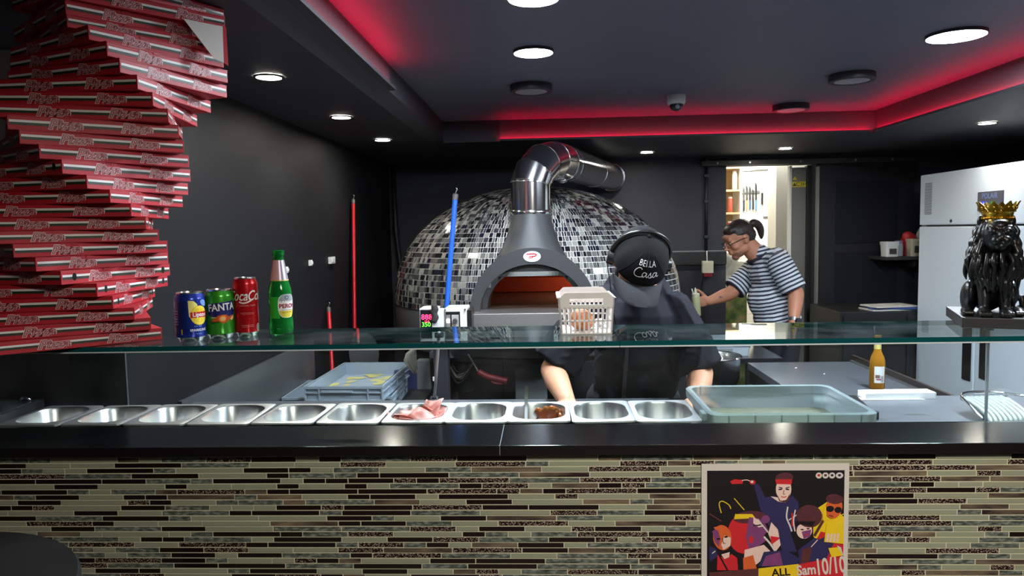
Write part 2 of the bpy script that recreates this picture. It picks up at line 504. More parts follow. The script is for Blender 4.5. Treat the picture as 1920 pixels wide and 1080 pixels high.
# recessed spotlights in the soffit
def downlight(loc, label):
    t = thing('downlight', label, 'ceiling light', loc, 'small round spotlights in the lowered ceiling edge')
    b = BM(); lathe(b, [(0.052, -0.001), (0.052, -0.006), (0.043, -0.006), (0.043, -0.001)], 28, loc, cap0=False, cap1=False); O('trim_ring', b, black_metal, t, smooth=True, auto=40)
    b = BM(); lathe(b, [(0.043, -0.0005), (0.043, -0.004)], 28, loc); O('lens', b, spot_glow, t, label='glowing warm white lens')
    l = bpy.data.lights.new('spot_beam', 'SPOT'); l.energy = SPOT_WATT; l.spot_size = math.radians(140); l.spot_blend = 0.7; l.color = (1, 0.93, 0.8); l.shadow_soft_size = 0.04
    o = bpy.data.objects.new('spot_beam', l); COL.objects.link(o); setp(o, t); o.location = (loc[0], loc[1], loc[2] - 0.012)
for loc, lab in (((-0.95, 2.55, 2.15), 'lit round spotlight nearest the pizza boxes in the left ceiling edge'),
                 ((-0.95, 3.46, 2.15), 'lit round spotlight, the middle one of three along the left ceiling edge'),
                 ((-0.95, 4.34, 2.15), 'lit round spotlight nearest the back corner in the left ceiling edge'),
                 ((0.75, 5.42, 2.15), 'lit round spotlight in the back ceiling edge beside the flue pipe'),
                 ((1.73, 5.38, 2.15), 'lit round spotlight in the back ceiling edge above the doorway'),
                 ((2.48, 4.26, 2.15), 'lit round spotlight in the right ceiling edge above the fridge')):
    downlight(loc, lab)

# round surface lamps on the raised ceiling
def panel(x, y, on, label, R=0.1):
    H = 0.012 if on else 0.032
    if on: x, y = x * 1.026, y * 1.026
    RI = R - 0.004 if on else 0.0755
    t = thing('ceiling_lamp', label, 'ceiling light', (x, y, 2.28), 'round lamps on the raised ceiling')
    b = BM(); lathe(b, [(R, 0.0), (R, -H + .002), (R - .002, -H), (RI + .0005, -H), (RI + .0005, -H + .003)], 36, (x, y, 2.28), cap1=False)
    O('housing', b, M('lamp_housing', L(46, 46, 56), 0.5), t, smooth=True, auto=40)
    b = BM(); lathe(b, [(RI, -H + .0045), (RI, -H + .0005)], 36, (x, y, 2.28)); O('diffuser', b, lamp_glow if on else lamp_off, t, label='glowing white disc' if on else 'unlit disc')
panel(-0.022, 2.13, True, 'round lit ceiling lamp cut off by the top of the picture', .077)
panel(-0.032, 2.766, True, 'round lit ceiling lamp in front of the unlit one above the oven', .077)
panel(-0.054, 3.507, False, 'round ceiling lamp with pale unlit disc above the oven chimney')
panel(1.408, 4.287, False, 'small-looking unlit dark ceiling lamp beside the red back strip')
panel(1.41, 3.465, False, 'unlit dark ceiling lamp between the lit one and the one by the back strip')
panel(1.462, 2.711, True, 'round lit ceiling lamp at the right near the red strip')
panel(1.47, 1.95, True, 'round lit ceiling lamp out of view over the lion statue')

# dome camera
t = thing('security_camera', 'white dome security camera on the dark raised ceiling', 'camera', (0.69, 3.88, 2.28))
b = BM(); lathe(b, [(0.047, 0), (0.047, -0.035), (0.043, -0.045), (0.036, -0.047)], 28, (0.69, 3.88, 2.28)); O('housing', b, white_plastic, t, smooth=True, auto=40)
b = BM(); lathe(b, [(0.035, -0.045), (0.033, -0.06), (0.024, -0.073), (0.01, -0.079)], 24, (0.69, 3.88, 2.28)); O('dome', b, M('smoked_dome', L(40, 42, 48), 0.05), t, smooth=True, label='smoked dark dome')
b = BM(); ell(b, (0.69, 3.845, 2.218), 0.012); O('lens', b, M('lens_glint', L(150, 155, 165), 0.1), t, smooth=True)

# left wall: splash panel, sockets, corner pipe
b = BM(); box(b, -1.249, -1.235, 2.38, 3.80, 0.6, 1.045, bev=0.002); o = struct('trim_5', b, M('splash_panel', L(74, 76, 78), 0.25, var=0.15, scale=4))
def socket(y, z, w, label, h=0.04):
    t = thing('wall_socket', label, 'socket', (-1.25, y, z))
    b = BM(); box(b, -1.25, -1.236, y - w / 2, y + w / 2, z - h / 2, z + h / 2, bev=0.003); O('plate', b, white_plastic, t)
    b = BM(); box(b, -1.236, -1.230, y - w / 4, y + w / 4, z - h / 4, z + h / 4, bev=0.002); O('switch', b, white_plastic, t)
socket(4.21, 1.447, 0.1, 'white socket on the left wall nearest the back corner', 0.04)
socket(3.82, 1.449, 0.03, 'tiny pale wall fixing on the left wall between two others', 0.03)
socket(3.45, 1.432, 0.03, 'tiny pale wall fixing on the left wall right of the green bottle', 0.03)
t = thing('wall_pipe', 'black pipe running down the corner beside the oven', 'pipe', (-1.18, 5.8, 0))
b = BM(); tube(b, [(-1.2, 5.82, 2.15), (-1.19, 5.82, 1.6), (-1.16, 5.82, 1.3), (-1.13, 5.82, 0.9), (-1.13, 5.82, 0)], 0.02, 10); O('pipe_run', b, black_metal, t, smooth=True)
for z, x in ((1.62, -1.19), (1.2, -1.15)):
    b = BM(); tube(b, [(x, 5.82, z - 0.02), (x, 5.82, z + 0.02)], 0.028, 12); O('clamp', b, black_metal, t, smooth=True, auto=40)

# back wall: conduits and hanging box, sliding door with its rail, doorway lining
t = thing('conduit', 'thin vertical black conduit on the back wall left of the doorway', 'pipe', (1.282, 5.88, 1.37))
b = BM(); tube(b, [(1.282, 5.885, 2.15), (1.28, 5.885, 1.41)], 0.012, 8); O('pipe_run', b, black_metal, t, smooth=True)
for z in (2.0, 1.8, 1.52): 
    b = BM(); box(b, 1.262, 1.302, 5.868, 5.9, z - 0.012, z + 0.012, bev=0.003); O('clip', b, black_plastic, t)
t = thing('cable_channel', 'thin horizontal grey cable channel on the back wall behind the chef', 'pipe', (1.2, 5.88, 1.41))
b = BM(); box(b, 0.62, 1.438, 5.882, 5.9, 1.402, 1.412); O('channel', b, grey_metal, t)
b = BM(); box(b, 0.62, 1.438, 5.872, 5.9, 1.30, 1.401); O('board', b, black_metal, t)
t = thing('switch_box', 'small white box hanging by a cable on the back wall above the squeeze bottle', 'switch', (1.28, 5.83, 1.24))
b = BM(); box(b, 1.24, 1.325, 5.82, 5.868, 1.235, 1.33, bev=0.006); O('body', b, M('old_white', L(215, 212, 190), 0.5), t)
b = BM(); box(b, 1.25, 1.315, 5.815, 5.86, 1.205, 1.236, bev=0.004); O('rocker', b, M('rocker_red', L(120, 20, 35), 0.4), t, label='dark red rocker')
b = BM(); tube(b, [(1.28, 5.86, 1.41), (1.28, 5.85, 1.33)], 0.005, 6); O('cable', b, white_plastic, t, smooth=True)
b = BM(); tube(b, smooth_path([(1.262, 5.84, 1.235), (1.24, 5.85, 1.15), (1.22, 5.86, 1.0), (1.2, 5.88, 0.85)]), 0.006, 6); O('lead', b, black_plastic, t, smooth=True)

t = thing('sliding_door', 'black panelled sliding door pushed open right of the doorway', 'door', (2.5, 5.86, 0))
b = BM(); box(b, 2.14, 2.87, 5.845, 5.885, 0.02, 2.05, bev=0.004); O('leaf', b, M('door_paint', L(32, 32, 36), .5, var=.15, spec=.3), t)
for z0, z1 in ((1.45, 1.93), (0.9, 1.38), (0.15, 0.83)):
    b = BM(); box(b, 2.27, 2.74, 5.838, 5.846, z0, z1, bev=0.004); O('raised_panel', b, black_paint, t)
b = BM(); box(b, 2.13, 2.142, 5.838, 5.886, 0.02, 2.05); O('edge_strip', b, grey_metal, t, label='worn grey edge strip')
t = thing('door_rail', 'long black metal rail for the sliding door across the top of the doorway', 'rail', (1.9, 5.86, 2.09))
b = BM(); box(b, 1.24, 2.92, 5.852, 5.885, 2.075, 2.115, bev=0.003); O('track', b, M('rail_paint', L(62, 60, 58), 0.4, var=0.2), t)
for x in (1.36, 1.61, 2.0, 2.42, 2.7):
    b = BM(); tube(b, [(x, 5.845, 2.095), (x, 5.86, 2.095)], 0.008, 10); O('bolt', b, steel_dull, t, smooth=True, auto=40)
t = thing('roller_bracket', 'pair of small black brackets standing on the door rail', 'bracket', (1.6, 5.86, 2.1))
for x in (1.28, 2.3):
    b = BM(); box(b, x - 0.012, x + 0.012, 5.853, 5.875, 2.115, 2.15, bev=0.003); O('bracket_arm', b, black_metal, t)
t = thing('steel_door', 'grey steel door standing open at the right side of the doorway', 'door', (2.05, 6.03, 0))
b = BM(); box(b, 1.985, 2.1, 6.01, 6.05, 0.25, 2.06, bev=0.003); O('leaf', b, M('zinc', L(112, 112, 108), 0.45, var=0.12, scale=4), t)
b = BM(); box(b, 2.1, 2.134, 5.99, 6.05, 0.0, 2.074, bev=0.003); O('jamb', b, black_metal, t, label='dark jamb')
b = BM(); box(b, 1.965, 1.984, 6.0, 6.05, 0.0, 2.074, bev=0.003); O('white_edge', b, white_plastic, t, label='white edge strip')
ye = M('sign_yellow', L(205, 190, 40), 0.6); ink = M('sign_ink', L(60, 58, 40), 0.6)
fl = Flat(); fl.rect(-0.055, 0.055, -0.022, 0.022, 0); fl.text('C3H', 0.045, 0.018, 0, 1, 0.0006); fl.poly([(-0.05, -0.014), (-0.02, -0.014), (-0.035, 0.014)], 1, 0.0006)
b = fl.put(lambda x, y, z: (2.043 + x, 6.0085 - z, 1.925 + y)); O('warning_sticker', b, [ye, ink], t, label='yellow sticker with the letters C3H')
fl = Flat(); fl.poly([(-0.02, 0), (0.02, 0), (0, 0.03)], 0)
b = fl.put(lambda x, y, z: (2.01 + x, 6.0088 - z, 1.96 + y)); O('triangle_sticker', b, ye, t, label='small yellow triangle sticker')

# kitchen seen through the doorway
b = BM(); box(b, 0.9, 3.3, 8.2, 8.3, 0, 2.7); box(b, 0.8, 0.9, 6.0, 8.3, 0, 2.7); box(b, 3.3, 3.4, 6.0, 8.3, 0, 2.7); kw = struct('wall_kitchen', b, white_wall)
tr = 0
for k in range(14):
    for q in range(5):
        x0 = 1.9 + q * 0.2 + (0.1 if False else 0)
        if x0 + 0.196 > 2.56: continue
        bb = BM(); box(bb, x0, x0 + 0.196, 8.19, 8.2005, 0.5 + k * 0.125, 0.5 + k * 0.125 + 0.122, bev=0.002); O('wall_tile', bb, white_tile, kw); tr += 1
b = BM(); box(b, 0.8, 3.4, 6.0, 8.3, 2.7, 2.75); struct('ceiling_kitchen', b, white_wall)
b = BM(); box(b, 2.14, 2.40, 6.9, 7.15, 0, 2.7); struct('wall_column', b, M('column_paint', L(212, 209, 200), 0.6, var=0.04, scale=6, stretch=(1, 1, .2)))
t = thing('ceiling_pipe', 'thin pipe across the top of the kitchen wall beyond the doorway', 'pipe', (2.3, 8.1, 2.2))
b = BM(); tube(b, [(1.9, 8.1, 2.19), (2.55, 8.1, 2.2)], 0.012, 8); O('pipe_run', b, steel_dull, t, smooth=True)
t = thing('knife_rack', 'magnetic strip with kitchen knives on the white kitchen wall', 'knife rack', (2.22, 8.18, 1.95))
b = BM(); box(b, 2.10, 2.36, 8.172, 8.189, 1.955, 1.985, bev=0.003); O('magnet_strip', b, steel_dull, t)
kc = [L(30, 30, 34), L(110, 60, 40), L(40, 42, 60), L(170, 140, 90), L(60, 90, 120), L(34, 34, 36), L(80, 130, 160)]
for i in range(7):
    x = 2.12 + i * 0.033; hl = 0.1 + 0.03 * random.random(); bl = 0.12 + 0.1 * random.random()
    k = thing('kitchen_knife', ('leftmost knife' if i == 0 else 'rightmost knife' if i == 6 else ORD[i] + ' knife from the left') + ' hanging blade up on the magnetic strip', 'knife', (x, 8.17, 1.8), 'knives on the magnetic strip')
    b = BM(); box(b, x - 0.009, x + 0.009, 8.160, 8.173, 1.88 - hl, 1.88, bev=0.003); O('handle', b, M('knife_handle_%d' % i, kc[i], 0.5), k)
    b = BM(); loft(b, [[Vector((x - 0.011, y, 1.88)), Vector((x + 0.011, y, 1.88)), Vector((x + 0.009, y, 1.88 + bl * .8)), Vector((x - 0.011, y, 1.88 + bl))] for y in (8.1705, 8.1725)]); O('blade', b, steel, k)
t = thing('paper_notice', 'white sheet in a dark edged frame on the kitchen wall right of the knives', 'notice', (2.4, 8.18, 1.8))
b = BM(); box(b, 2.40, 2.585, 8.18, 8.189, 1.68, 2.06); O('backing', b, grey_metal, t)
b = BM(); box(b, 2.395, 2.575, 8.172, 8.18, 1.70, 2.065); O('sheet', b, white_plastic, t)
t = thing('fire_tool', 'small black holder on the kitchen wall between knives and notice', 'holder', (2.38, 8.17, 1.85))
b = BM(); box(b, 2.372, 2.392, 8.16, 8.172, 1.83, 1.96, bev=0.005); O('holder_body', b, black_plastic, t)
t = thing('kitchen_shelf', 'pale open shelf unit just inside the doorway', 'shelf', (1.9, 7.6, 0))
b = BM(); box(b, 1.55, 1.98, 7.84, 7.86, 0.6, 2.2); O('back_board', b, M('beech', L(196, 170, 130), 0.6), t)
for z in (1.5, 1.72, 1.95, 2.18):
    b = BM(); box(b, 1.55, 1.98, 7.55, 7.84, z, z + 0.02, bev=0.002); O('shelf_board', b, MATS['beech'], t)
b = BM(); box(b, 1.98, 2.0, 7.55, 7.86, 0.6, 2.2); O('side_panel', b, white_wall, t)
for i, (x, z, h, c, lab) in enumerate(((1.90, 1.52, 0.13, L(190, 40, 34), 'red tin on the lower kitchen shelf'), (1.945, 1.52, 0.07, L(220, 120, 90), 'small pinkish jar on the lower kitchen shelf'), (1.90, 1.74, 0.16, L(170, 80, 60), 'brown box on the upper kitchen shelf'), (1.945, 1.97, 0.19, L(235, 225, 205), 'cream notice card on the top kitchen shelf'))):
    k = thing('storage_jar', lab, 'jar', (x, 7.65, z))
    b = BM(); lathe(b, [(0.024, 0), (0.026, 0.004), (0.026, h * .85), (0.02, h * .9)], 16, (x, 7.62, z)); O('jar_body', b, M('jar_%d' % i, c, 0.5), k, smooth=True, auto=40)
    b = BM(); lathe(b, [(0.021, h * .9), (0.021, h), (0.019, h)], 16, (x, 7.62, z)); O('lid', b, white_plastic, k, smooth=True, auto=40)
t = thing('green_box', 'green leafy printed box standing under the clear bag in the doorway', 'box', (1.7, 6.75, 0.6))
b = BM(); box(b, 1.55, 1.80, 6.6, 6.85, 0.0, 1.02, bev=0.01); O('carton', b, ramp_mat('leaf_print', [(0.35, L(60, 80, 35)), (0.5, L(110, 125, 60)), (0.62, L(150, 130, 95))], 0.7, 9), t)
b = BM()
for i in range(16):
    ell(b, (1.675 + random.uniform(-.1, .1), 6.72 + random.uniform(-.08, .08), 1.14 + random.uniform(-.1, .32)), (random.uniform(.04, .09), .06, random.uniform(.05, .12)), Matrix.Rotation(random.random() * 3, 3, 'Y'))
k = thing('plastic_bag', 'crumpled clear whitish plastic bag lying on the green box', 'bag', (1.675, 6.72, 1.02))
OM('film', remesh(b, 0.012, 1), M('bag_film', L(214, 212, 200), 0.3, var=0.1, bump=0.4), k)

# ------------------------------------------------------------------ wall shelf and its things by the fridge
t = thing('wall_shelf', 'black wall shelf holding tubs beside the white fridge', 'shelf', (2.8, 5.6, 1.33))
b = BM(); box(b, 2.53, 3.34, 5.55, 5.838, 1.325, 1.35, bev=0.003); O('board', b, M('shelf_black', L(52, 50, 50), 0.5), t)
for x in (2.75, 3.2):
    b = BM(); box(b, x, x + 0.02, 5.6, 5.838, 1.27, 1.325); O('bracket', b, black_metal, t)
def tub(x, y, z, w, d, h, m, name, label, cat, lid=None, patch=None):
    t = thing(name, label, cat, (x, y, z))
    b = BM(); loft(b, [rr(w * .86, d * .86, .012, z, 3, x, y), rr(w * .95, d * .95, .014, z + h * .85, 3, x, y), rr(w, d, .014, z + h * .86, 3, x, y), rr(w, d, .014, z + h, 3, x, y)]); O('tub_body', b, m, t, smooth=True, auto=35)
    if lid: b = BM(); loft(b, [rr(w * 1.02, d * 1.02, .014, z + h, 3, x, y), rr(w * 1.02, d * 1.02, .014, z + h + .012, 3, x, y)]); O('lid', b, lid, t, smooth=True, auto=35)
    if patch: b = BM(); box(b, x - w * .25, x + w * .25, y - d / 2 - .001, y - d / 2 + .006, z + h * .2, z + h * .6); O('printed_label', b, patch, t)
    return t
tub(2.60, 5.65, 1.35, 0.10, 0.12, 0.10, white_plastic, 'plastic_tub', 'white lidded tub at the left end of the wall shelf', 'tub', white_plastic, M('dark_label', L(70, 65, 60), .6))
k = thing('glass_jar', 'clear jar with mauve lid on the wall shelf', 'jar', (2.69, 5.7, 1.35))
b = BM(); lathe(b, [(.03, 0), (.032, .01), (.032, .08), (.026, .095)], 18, (2.69, 5.7, 1.35)); O('jar_body', b, M('jar_clear', L(190, 195, 200), .15), k, smooth=True, auto=40)
b = BM(); lathe(b, [(.028, .095), (.028, .115), (.026, .117)], 18, (2.69, 5.7, 1.35)); O('lid', b, M('mauve', L(150, 140, 175), .4), k, smooth=True, auto=40)
tub(2.785, 5.64, 1.35, 0.11, 0.1, 0.13, M('cream_card', L(196, 184, 160), .7), 'food_carton', 'cream carton with a dark square label on the wall shelf', 'carton', None, M('square_label', L(60, 56, 50), .6))
tub(2.93, 5.66, 1.35, 0.12, 0.1, 0.11, M('tan_card', L(182, 160, 130), .7), 'food_carton', 'tan carton on the wall shelf half hidden by the fridge', 'carton', None, MATS['square_label'])
k = thing('red_packet', 'crumpled red packet standing behind the cream carton', 'packet', (2.79, 5.76, 1.35))
b = BM(); box(b, 2.75, 2.84, 5.72, 5.80, 1.35, 1.48); ell(b, (2.785, 5.76, 1.495), (.042, .04, .042)); ell(b, (2.81, 5.76, 1.49), (.035, .035, .035)); OM('foil', remesh(b, .01, 2), M('packet_red', L(205, 50, 52), .5, bump=.3), k)
k = thing('paper_cone', 'white rounded packet leaning behind the shelf cartons', 'packet', (2.93, 5.78, 1.35))
b = BM(); ell(b, (2.93, 5.77, 1.47), (.085, .03, .12)); ell(b, (2.93, 5.77, 1.4), (.07, .035, .05)); OM('paper', remesh(b, .01, 2), M('packet_white', L(205, 200, 190), .6), k)

# low cabinet with booklets
t = thing('low_cabinet', 'low black cabinet under the wall shelf', 'cabinet', (2.3, 5.2, 0))
b = BM(); box(b, 2.08, 2.98, 5.24, 5.83, 0, 0.98, bev=.004); O('carcass', b, black_metal, t)
for x in (2.1, 2.54):
    b = BM(); box(b, x, x + .42, 5.228, 5.24, .06, .95, bev=.003); d = O('door', b, black_plastic, t)
    b = BM(); tube(b, [(x + .21, 5.222, .8), (x + .21, 5.222, .9)], .006, 8); O('handle', b, steel_dull, d, smooth=True)
k = thing('booklet', 'white and blue booklets lying on the low black cabinet', 'booklet', (2.42, 5.35, .98))
for i, (dx, a, c) in enumerate(((0, .1, L(205, 205, 200)), (.02, -.15, L(40, 70, 140)), (.01, .2, L(215, 212, 205)))):
    b = BM(); box(b, -.16, .16, -.1, .1, .98 + i * .012, .99 + i * .012, bev=.002, mat=Matrix.Translation((2.46 + dx, 5.36, 0)) @ Matrix.Rotation(a, 4, 'Z')); O('booklet_cover', b, M('cover_%d' % i, c, .4), k)

# ------------------------------------------------------------------ fridge on the right wall
FX = 2.6
t = thing('fridge', 'tall white two-door fridge standing along the right wall behind the lion', 'fridge', (FX, 4.5, 0))
b = BM(); box(b, FX + .05, 3.34, 3.846, 5.212, .1, 1.91, bev=.006); O('body', b, white_enamel, t)
b = BM(); box(b, FX, FX + .06, 3.842, 5.216, 1.583, 1.925, bev=.008); hd = O('header_panel', b, white_enamel, t)
b = BM(); box(b, FX + .045, FX + .055, 3.85, 5.21, 1.565, 1.59); O('gap_seal', b, black_plastic, t, label='dark gap under the header panel')
for y0, y1, hy in ((3.842, 4.520, 4.42), (4.534, 5.216, 4.60)):
    b = BM(); box(b, FX, FX + .055, y0, y1, .14, 1.572, bev=.008); d = O('door', b, white_enamel, t)
    b = BM(); box(b, FX - .006, FX + .004, hy - .045 if hy > 4.5 else hy - .045, hy + .045, .62 if hy > 4.5 else .66, 1.02, bev=.004); O('handle', b, M('handle_black', L(24, 22, 24), .35), d, label='long black recessed handle')
b = BM(); box(b, FX + .01, FX + .05, 4.521, 4.533, .14, 1.572); O('door_gap', b, grey_metal, t)
for y in (3.9, 5.1):
    b = BM(); tube(b, [(FX + .1, y, 0), (FX + .1, y, .11)], .02, 10); O('foot', b, black_plastic, t, smooth=True, auto=40)
b = BM()
for i in range(22): box(b, FX - .0015, FX + .002, 5.06, 5.15, 1.655 + i * .0098, 1.655 + i * .0098 + .005)
O('vent_grille', b, M('grille_grey', L(120, 122, 124), .5), t, label='grey vent of thin slots', kind='stuff')
b = BM(); tube(b, [(FX - .003, 4.82, 1.607), (FX + .003, 4.82, 1.607)], .011, 12); O('lock', b, black_plastic, t, smooth=True, auto=40)
b = BM(); box(b, FX - .006, FX + .002, 4.285, 4.53, 1.662, 1.775, bev=.003); dp = O('display', b, M('display_grey', L(66, 68, 88), .3), t, label='dark control display with lit digits')
fl = Flat(); fl.text('POLAIR', .045, 0, .028, 0); fl.rect(-.085, -.03, -.042, -.002, 1); fl.rect(.0, .05, -.042, -.002, 2); fl.text('-1', .034, -.06, -.022, 3, .0004); fl.text('8', .034, .025, -.022, 4, .0004)
b = fl.put(lambda x, y, z: (FX - .0066 - z, 4.41 - x, 1.72 + y))
O('display_lettering', b, [M('letter_blue', L(120, 150, 215), .4), emit_mat('lcd_blue', L(20, 40, 190), .6), M('lcd_green', L(44, 100, 56), .3), emit_mat('digit_white', L(200, 215, 255), 1.2), emit_mat('digit_green', L(90, 200, 110), .5)], dp, label='pale blue lettering with blue and green readouts')

# ------------------------------------------------------------------ service counter with mosaic front
CT = thing('service_counter', 'long service counter with striped mosaic tile front and black polished ledge', 'counter', (0.2, 1.6, 0))
grout = M('grout', L(196, 192, 164), 0.8, var=0.06, scale=60)
b = BM(); box(b, -1.9, 2.4, 1.4531, 1.59, 0.0, 1.148); O('front_panel', b, grout, CT)
t_cream = M('tile_cream', L(144, 147, 126), 0.12, var=0.05, scale=9, coat=0.4)
t_dark = M('tile_dark', L(26, 14, 16), 0.08, var=0.4, scale=12, coat=0.5)
t_marble = ramp_mat('tile_marble', [(0.3, L(48, 54, 52)), (0.5, L(92, 98, 92)), (0.68, L(140, 144, 134))], 0.15, 60, stretch=(1.2, 1, 3), coat=0.4, world=True)
t_weave = ramp_mat('tile_weave', [(0.2, L(200, 180, 160)), (0.42, L(104, 82, 74)), (0.5, L(34, 22, 24))], 0.25, 380, 'voronoi', (0.7, 1, 1.3), metal=0.2, bump=0.6, world=True)
t_taupe = ramp_mat('tile_taupe', [(0.3, L(46, 34, 34)), (0.55, L(104, 90, 76)), (0.75, L(134, 118, 94))], 0.15, 14, stretch=(1, 1, 4), coat=0.4, world=True)
TM = [t_cream, t_dark, t_marble, t_weave, t_taupe]
PITCH, LEN, GAP = 0.01135, (0.0445, 0.0925, 0.141), 0.0025
def unit_tile(m):
    b = BM(); box(b, -.5, .5, -.5, .5, -.5, .5)
    me = bpy.data.meshes.new('tile'); b.to_mesh(me); b.free(); me.materials.append(m); return me
UT = [unit_tile(m) for m in TM]
rt = random.Random(3)
tiles = []
for r in range(58):
    z = 1.1435 - (r + .5) * PITCH
    x = -1.88 + rt.random() * 0.12
    prev = -1
    while x < 2.3:
        ln = rt.choice(LEN)
        left = max(0.0, min(1.0, (0.15 - x) / 0.7))
        w = [.31, .12 + .28 * left, .22, .22 - .15 * left, .17 - .13 * left]
        if prev >= 0 and rt.random() < .7: w[prev] *= .3
        c = rt.choices(range(5), w)[0]; prev = c
        tiles.append((x + ln / 2, z, ln, c, r)); x += ln + GAP
def shown(t):
    x, z, ln, c, r = t
    return -1.12 < x < 0.97 and z > 0.93 and not (0.29 < x < 0.6 and z < 1.13)
cand = [t for t in tiles if shown(t)]
cand.sort(key=lambda t: -t[2] / (1.4 + 0.25 * t[0] ** 2))
single = set(cand[:300])
for x, z, ln, c, r in [t for t in tiles if t in single]:
    o = bpy.data.objects.new('tile', UT[c]); COL.objects.link(o)
    o.location = (x, 1.4548 + rt.uniform(-.0004, .0004), z); o.scale = (ln, .0055, PITCH - GAP); o.parent = CT; o.matrix_parent_inverse = wm(CT).inverted()
bms = BM()
for t in tiles:
    if t in single: continue
    x, z, ln, c, r = t
    y = 1.4548 + rt.uniform(-.0004, .0004)
    box(bms, x - ln / 2, x + ln / 2, y - .00275, y + .00275, z - (PITCH - GAP) / 2, z + (PITCH - GAP) / 2, c)
O('tile_field', bms, TM, CT, kind='stuff')
for x0, x1 in ((-1.9, -0.0975), (-0.0965, 2.4)):
    b = BM(); box(b, x0, x1, 1.437, 1.598, 1.1485, 1.1690, bev=0.0012); o = O('ledge', b, granite, CT)
    for p in o.data.polygons:
        if p.normal.y < -0.8: p.material_index = 1
    o.data.materials.append(granite_edge)
b = BM(); box(b, -0.0975, -0.0965, 1.438, 1.598, 1.1490, 1.1692); O('ledge_joint', b, M('joint_pale', L(160, 165, 168), .6), CT, label='pale joint between the ledge slabs')
# worktop behind the ledge and its dark body
WT = thing('worktop', 'grey laminate worktop running behind the ledge', 'worktop', (0.5, 2.1, 1.0))
b = BM(); box(b, -1.24, 2.0, 1.73, 2.48, 0.985, 1.02, bev=0.003); box(b, -1.9, -1.24, 1.73, 2.095, 0.985, 1.02); O('top', b, laminate, WT)
b = BM(); box(b, -1.24, 2.0, 1.74, 2.42, 0.08, 0.985); box(b, -1.9, -1.24, 1.74, 2.08, 0.08, 0.985); O('cabinet_body', b, black_metal, WT)
for k in range(5):
    x0 = -1.2 + k * .63
    b = BM(); box(b, x0, x0 + .6, 2.42, 2.436, .12, .95, bev=.003); d = O('cabinet_door', b, black_plastic, WT)
    b = BM(); tube(b, [(x0 + .25, 2.445, .88), (x0 + .37, 2.445, .88)], .006, 8); O('handle', b, steel_dull, d, smooth=True)

# glass guard over the counter
glass_top = glass_mat('shelf_glass', (0.86, 0.95, 0.94, 1), 1.0, 0.03)
glass_front = glass_mat('front_glass', (0.93, 0.96, 0.96, 1), 1.0, 0.02)
glass_edge = M('glass_edge', L(10, 74, 78), 0.15, var=0.3, scale=3, stretch=(1, 1, 1))
arris = M('arris_highlight', L(205, 216, 220), 0.3, var=0.1, scale=8)  # pale colour stands in for the light caught on the ground edge
GX = 0.1585
for x0, x1, lab in ((-1.7, GX - .0006, 'left sheet of the horizontal glass shelf carrying the drink cans'), (GX + .0006, 2.1, 'right sheet of the horizontal glass shelf carrying the black lion')):
    t = thing('glass_shelf', lab, 'glass shelf', ((x0 + x1) / 2, 1.7, 1.345), 'glass shelves above the food counter')
    b = BM(); box(b, x0, x1, 1.577, 1.846, 1.345, 1.357)
    o = O('sheet', b, [glass_top, glass_edge], t)
    for p in o.data.polygons:
        if abs(p.normal.z) < .5: p.material_index = 1
    b = BM(); loft(b, [[Vector((x, 1.5755, 1.3436)), Vector((x, 1.5790, 1.3436)), Vector((x, 1.5790, 1.3452)), Vector((x, 1.5755, 1.3466))] for x in (x0, x1)]); O('ground_edge', b, arris, t, label='ground lower edge, its highlight put in as pale colour')
for x0, x1, lab in ((-1.7, -.0975, 'left upright glass pane between ledge and glass shelf'), (-.0965, 0.94, 'middle upright glass pane in front of the chef'), (0.941, 2.1, 'right upright glass pane in front of the grey worktop')):
    t = thing('front_pane', lab, 'glass pane', ((x0 + x1) / 2, 1.59, 1.174), 'upright glass panes on the ledge')
    b = BM(); box(b, x0, x1, 1.588, 1.5925, 1.1695, 1.3445); O('sheet', b, glass_front, t)
for (p, q, lab) in (((-.272, 1.83, 1.345), (-.336, 2.13, 1.105), 'thin pale rod holding the glass shelf behind the ham pan'), ((1.089, 1.84, 1.345), (1.2565, 2.12, 1.02), 'thin steel rod holding the glass shelf beside the fridge handles')):
    t = thing('shelf_support', lab, 'support rod', q)
    b = BM(); tube(b, [q, p], .0042, 10); O('rod', b, M('rod_grey', L(170, 176, 180), .3), t, smooth=True)
    b = BM(); tube(b, [Vector(p) - Vector((0, 0, .012)), p], .012, 12); O('clamp', b, steel, t, smooth=True, auto=40)
    b = BM(); tube(b, [q, Vector(q) + Vector((0, 0, .006))], .012, 12); O('foot', b, steel, t, smooth=True, auto=40)

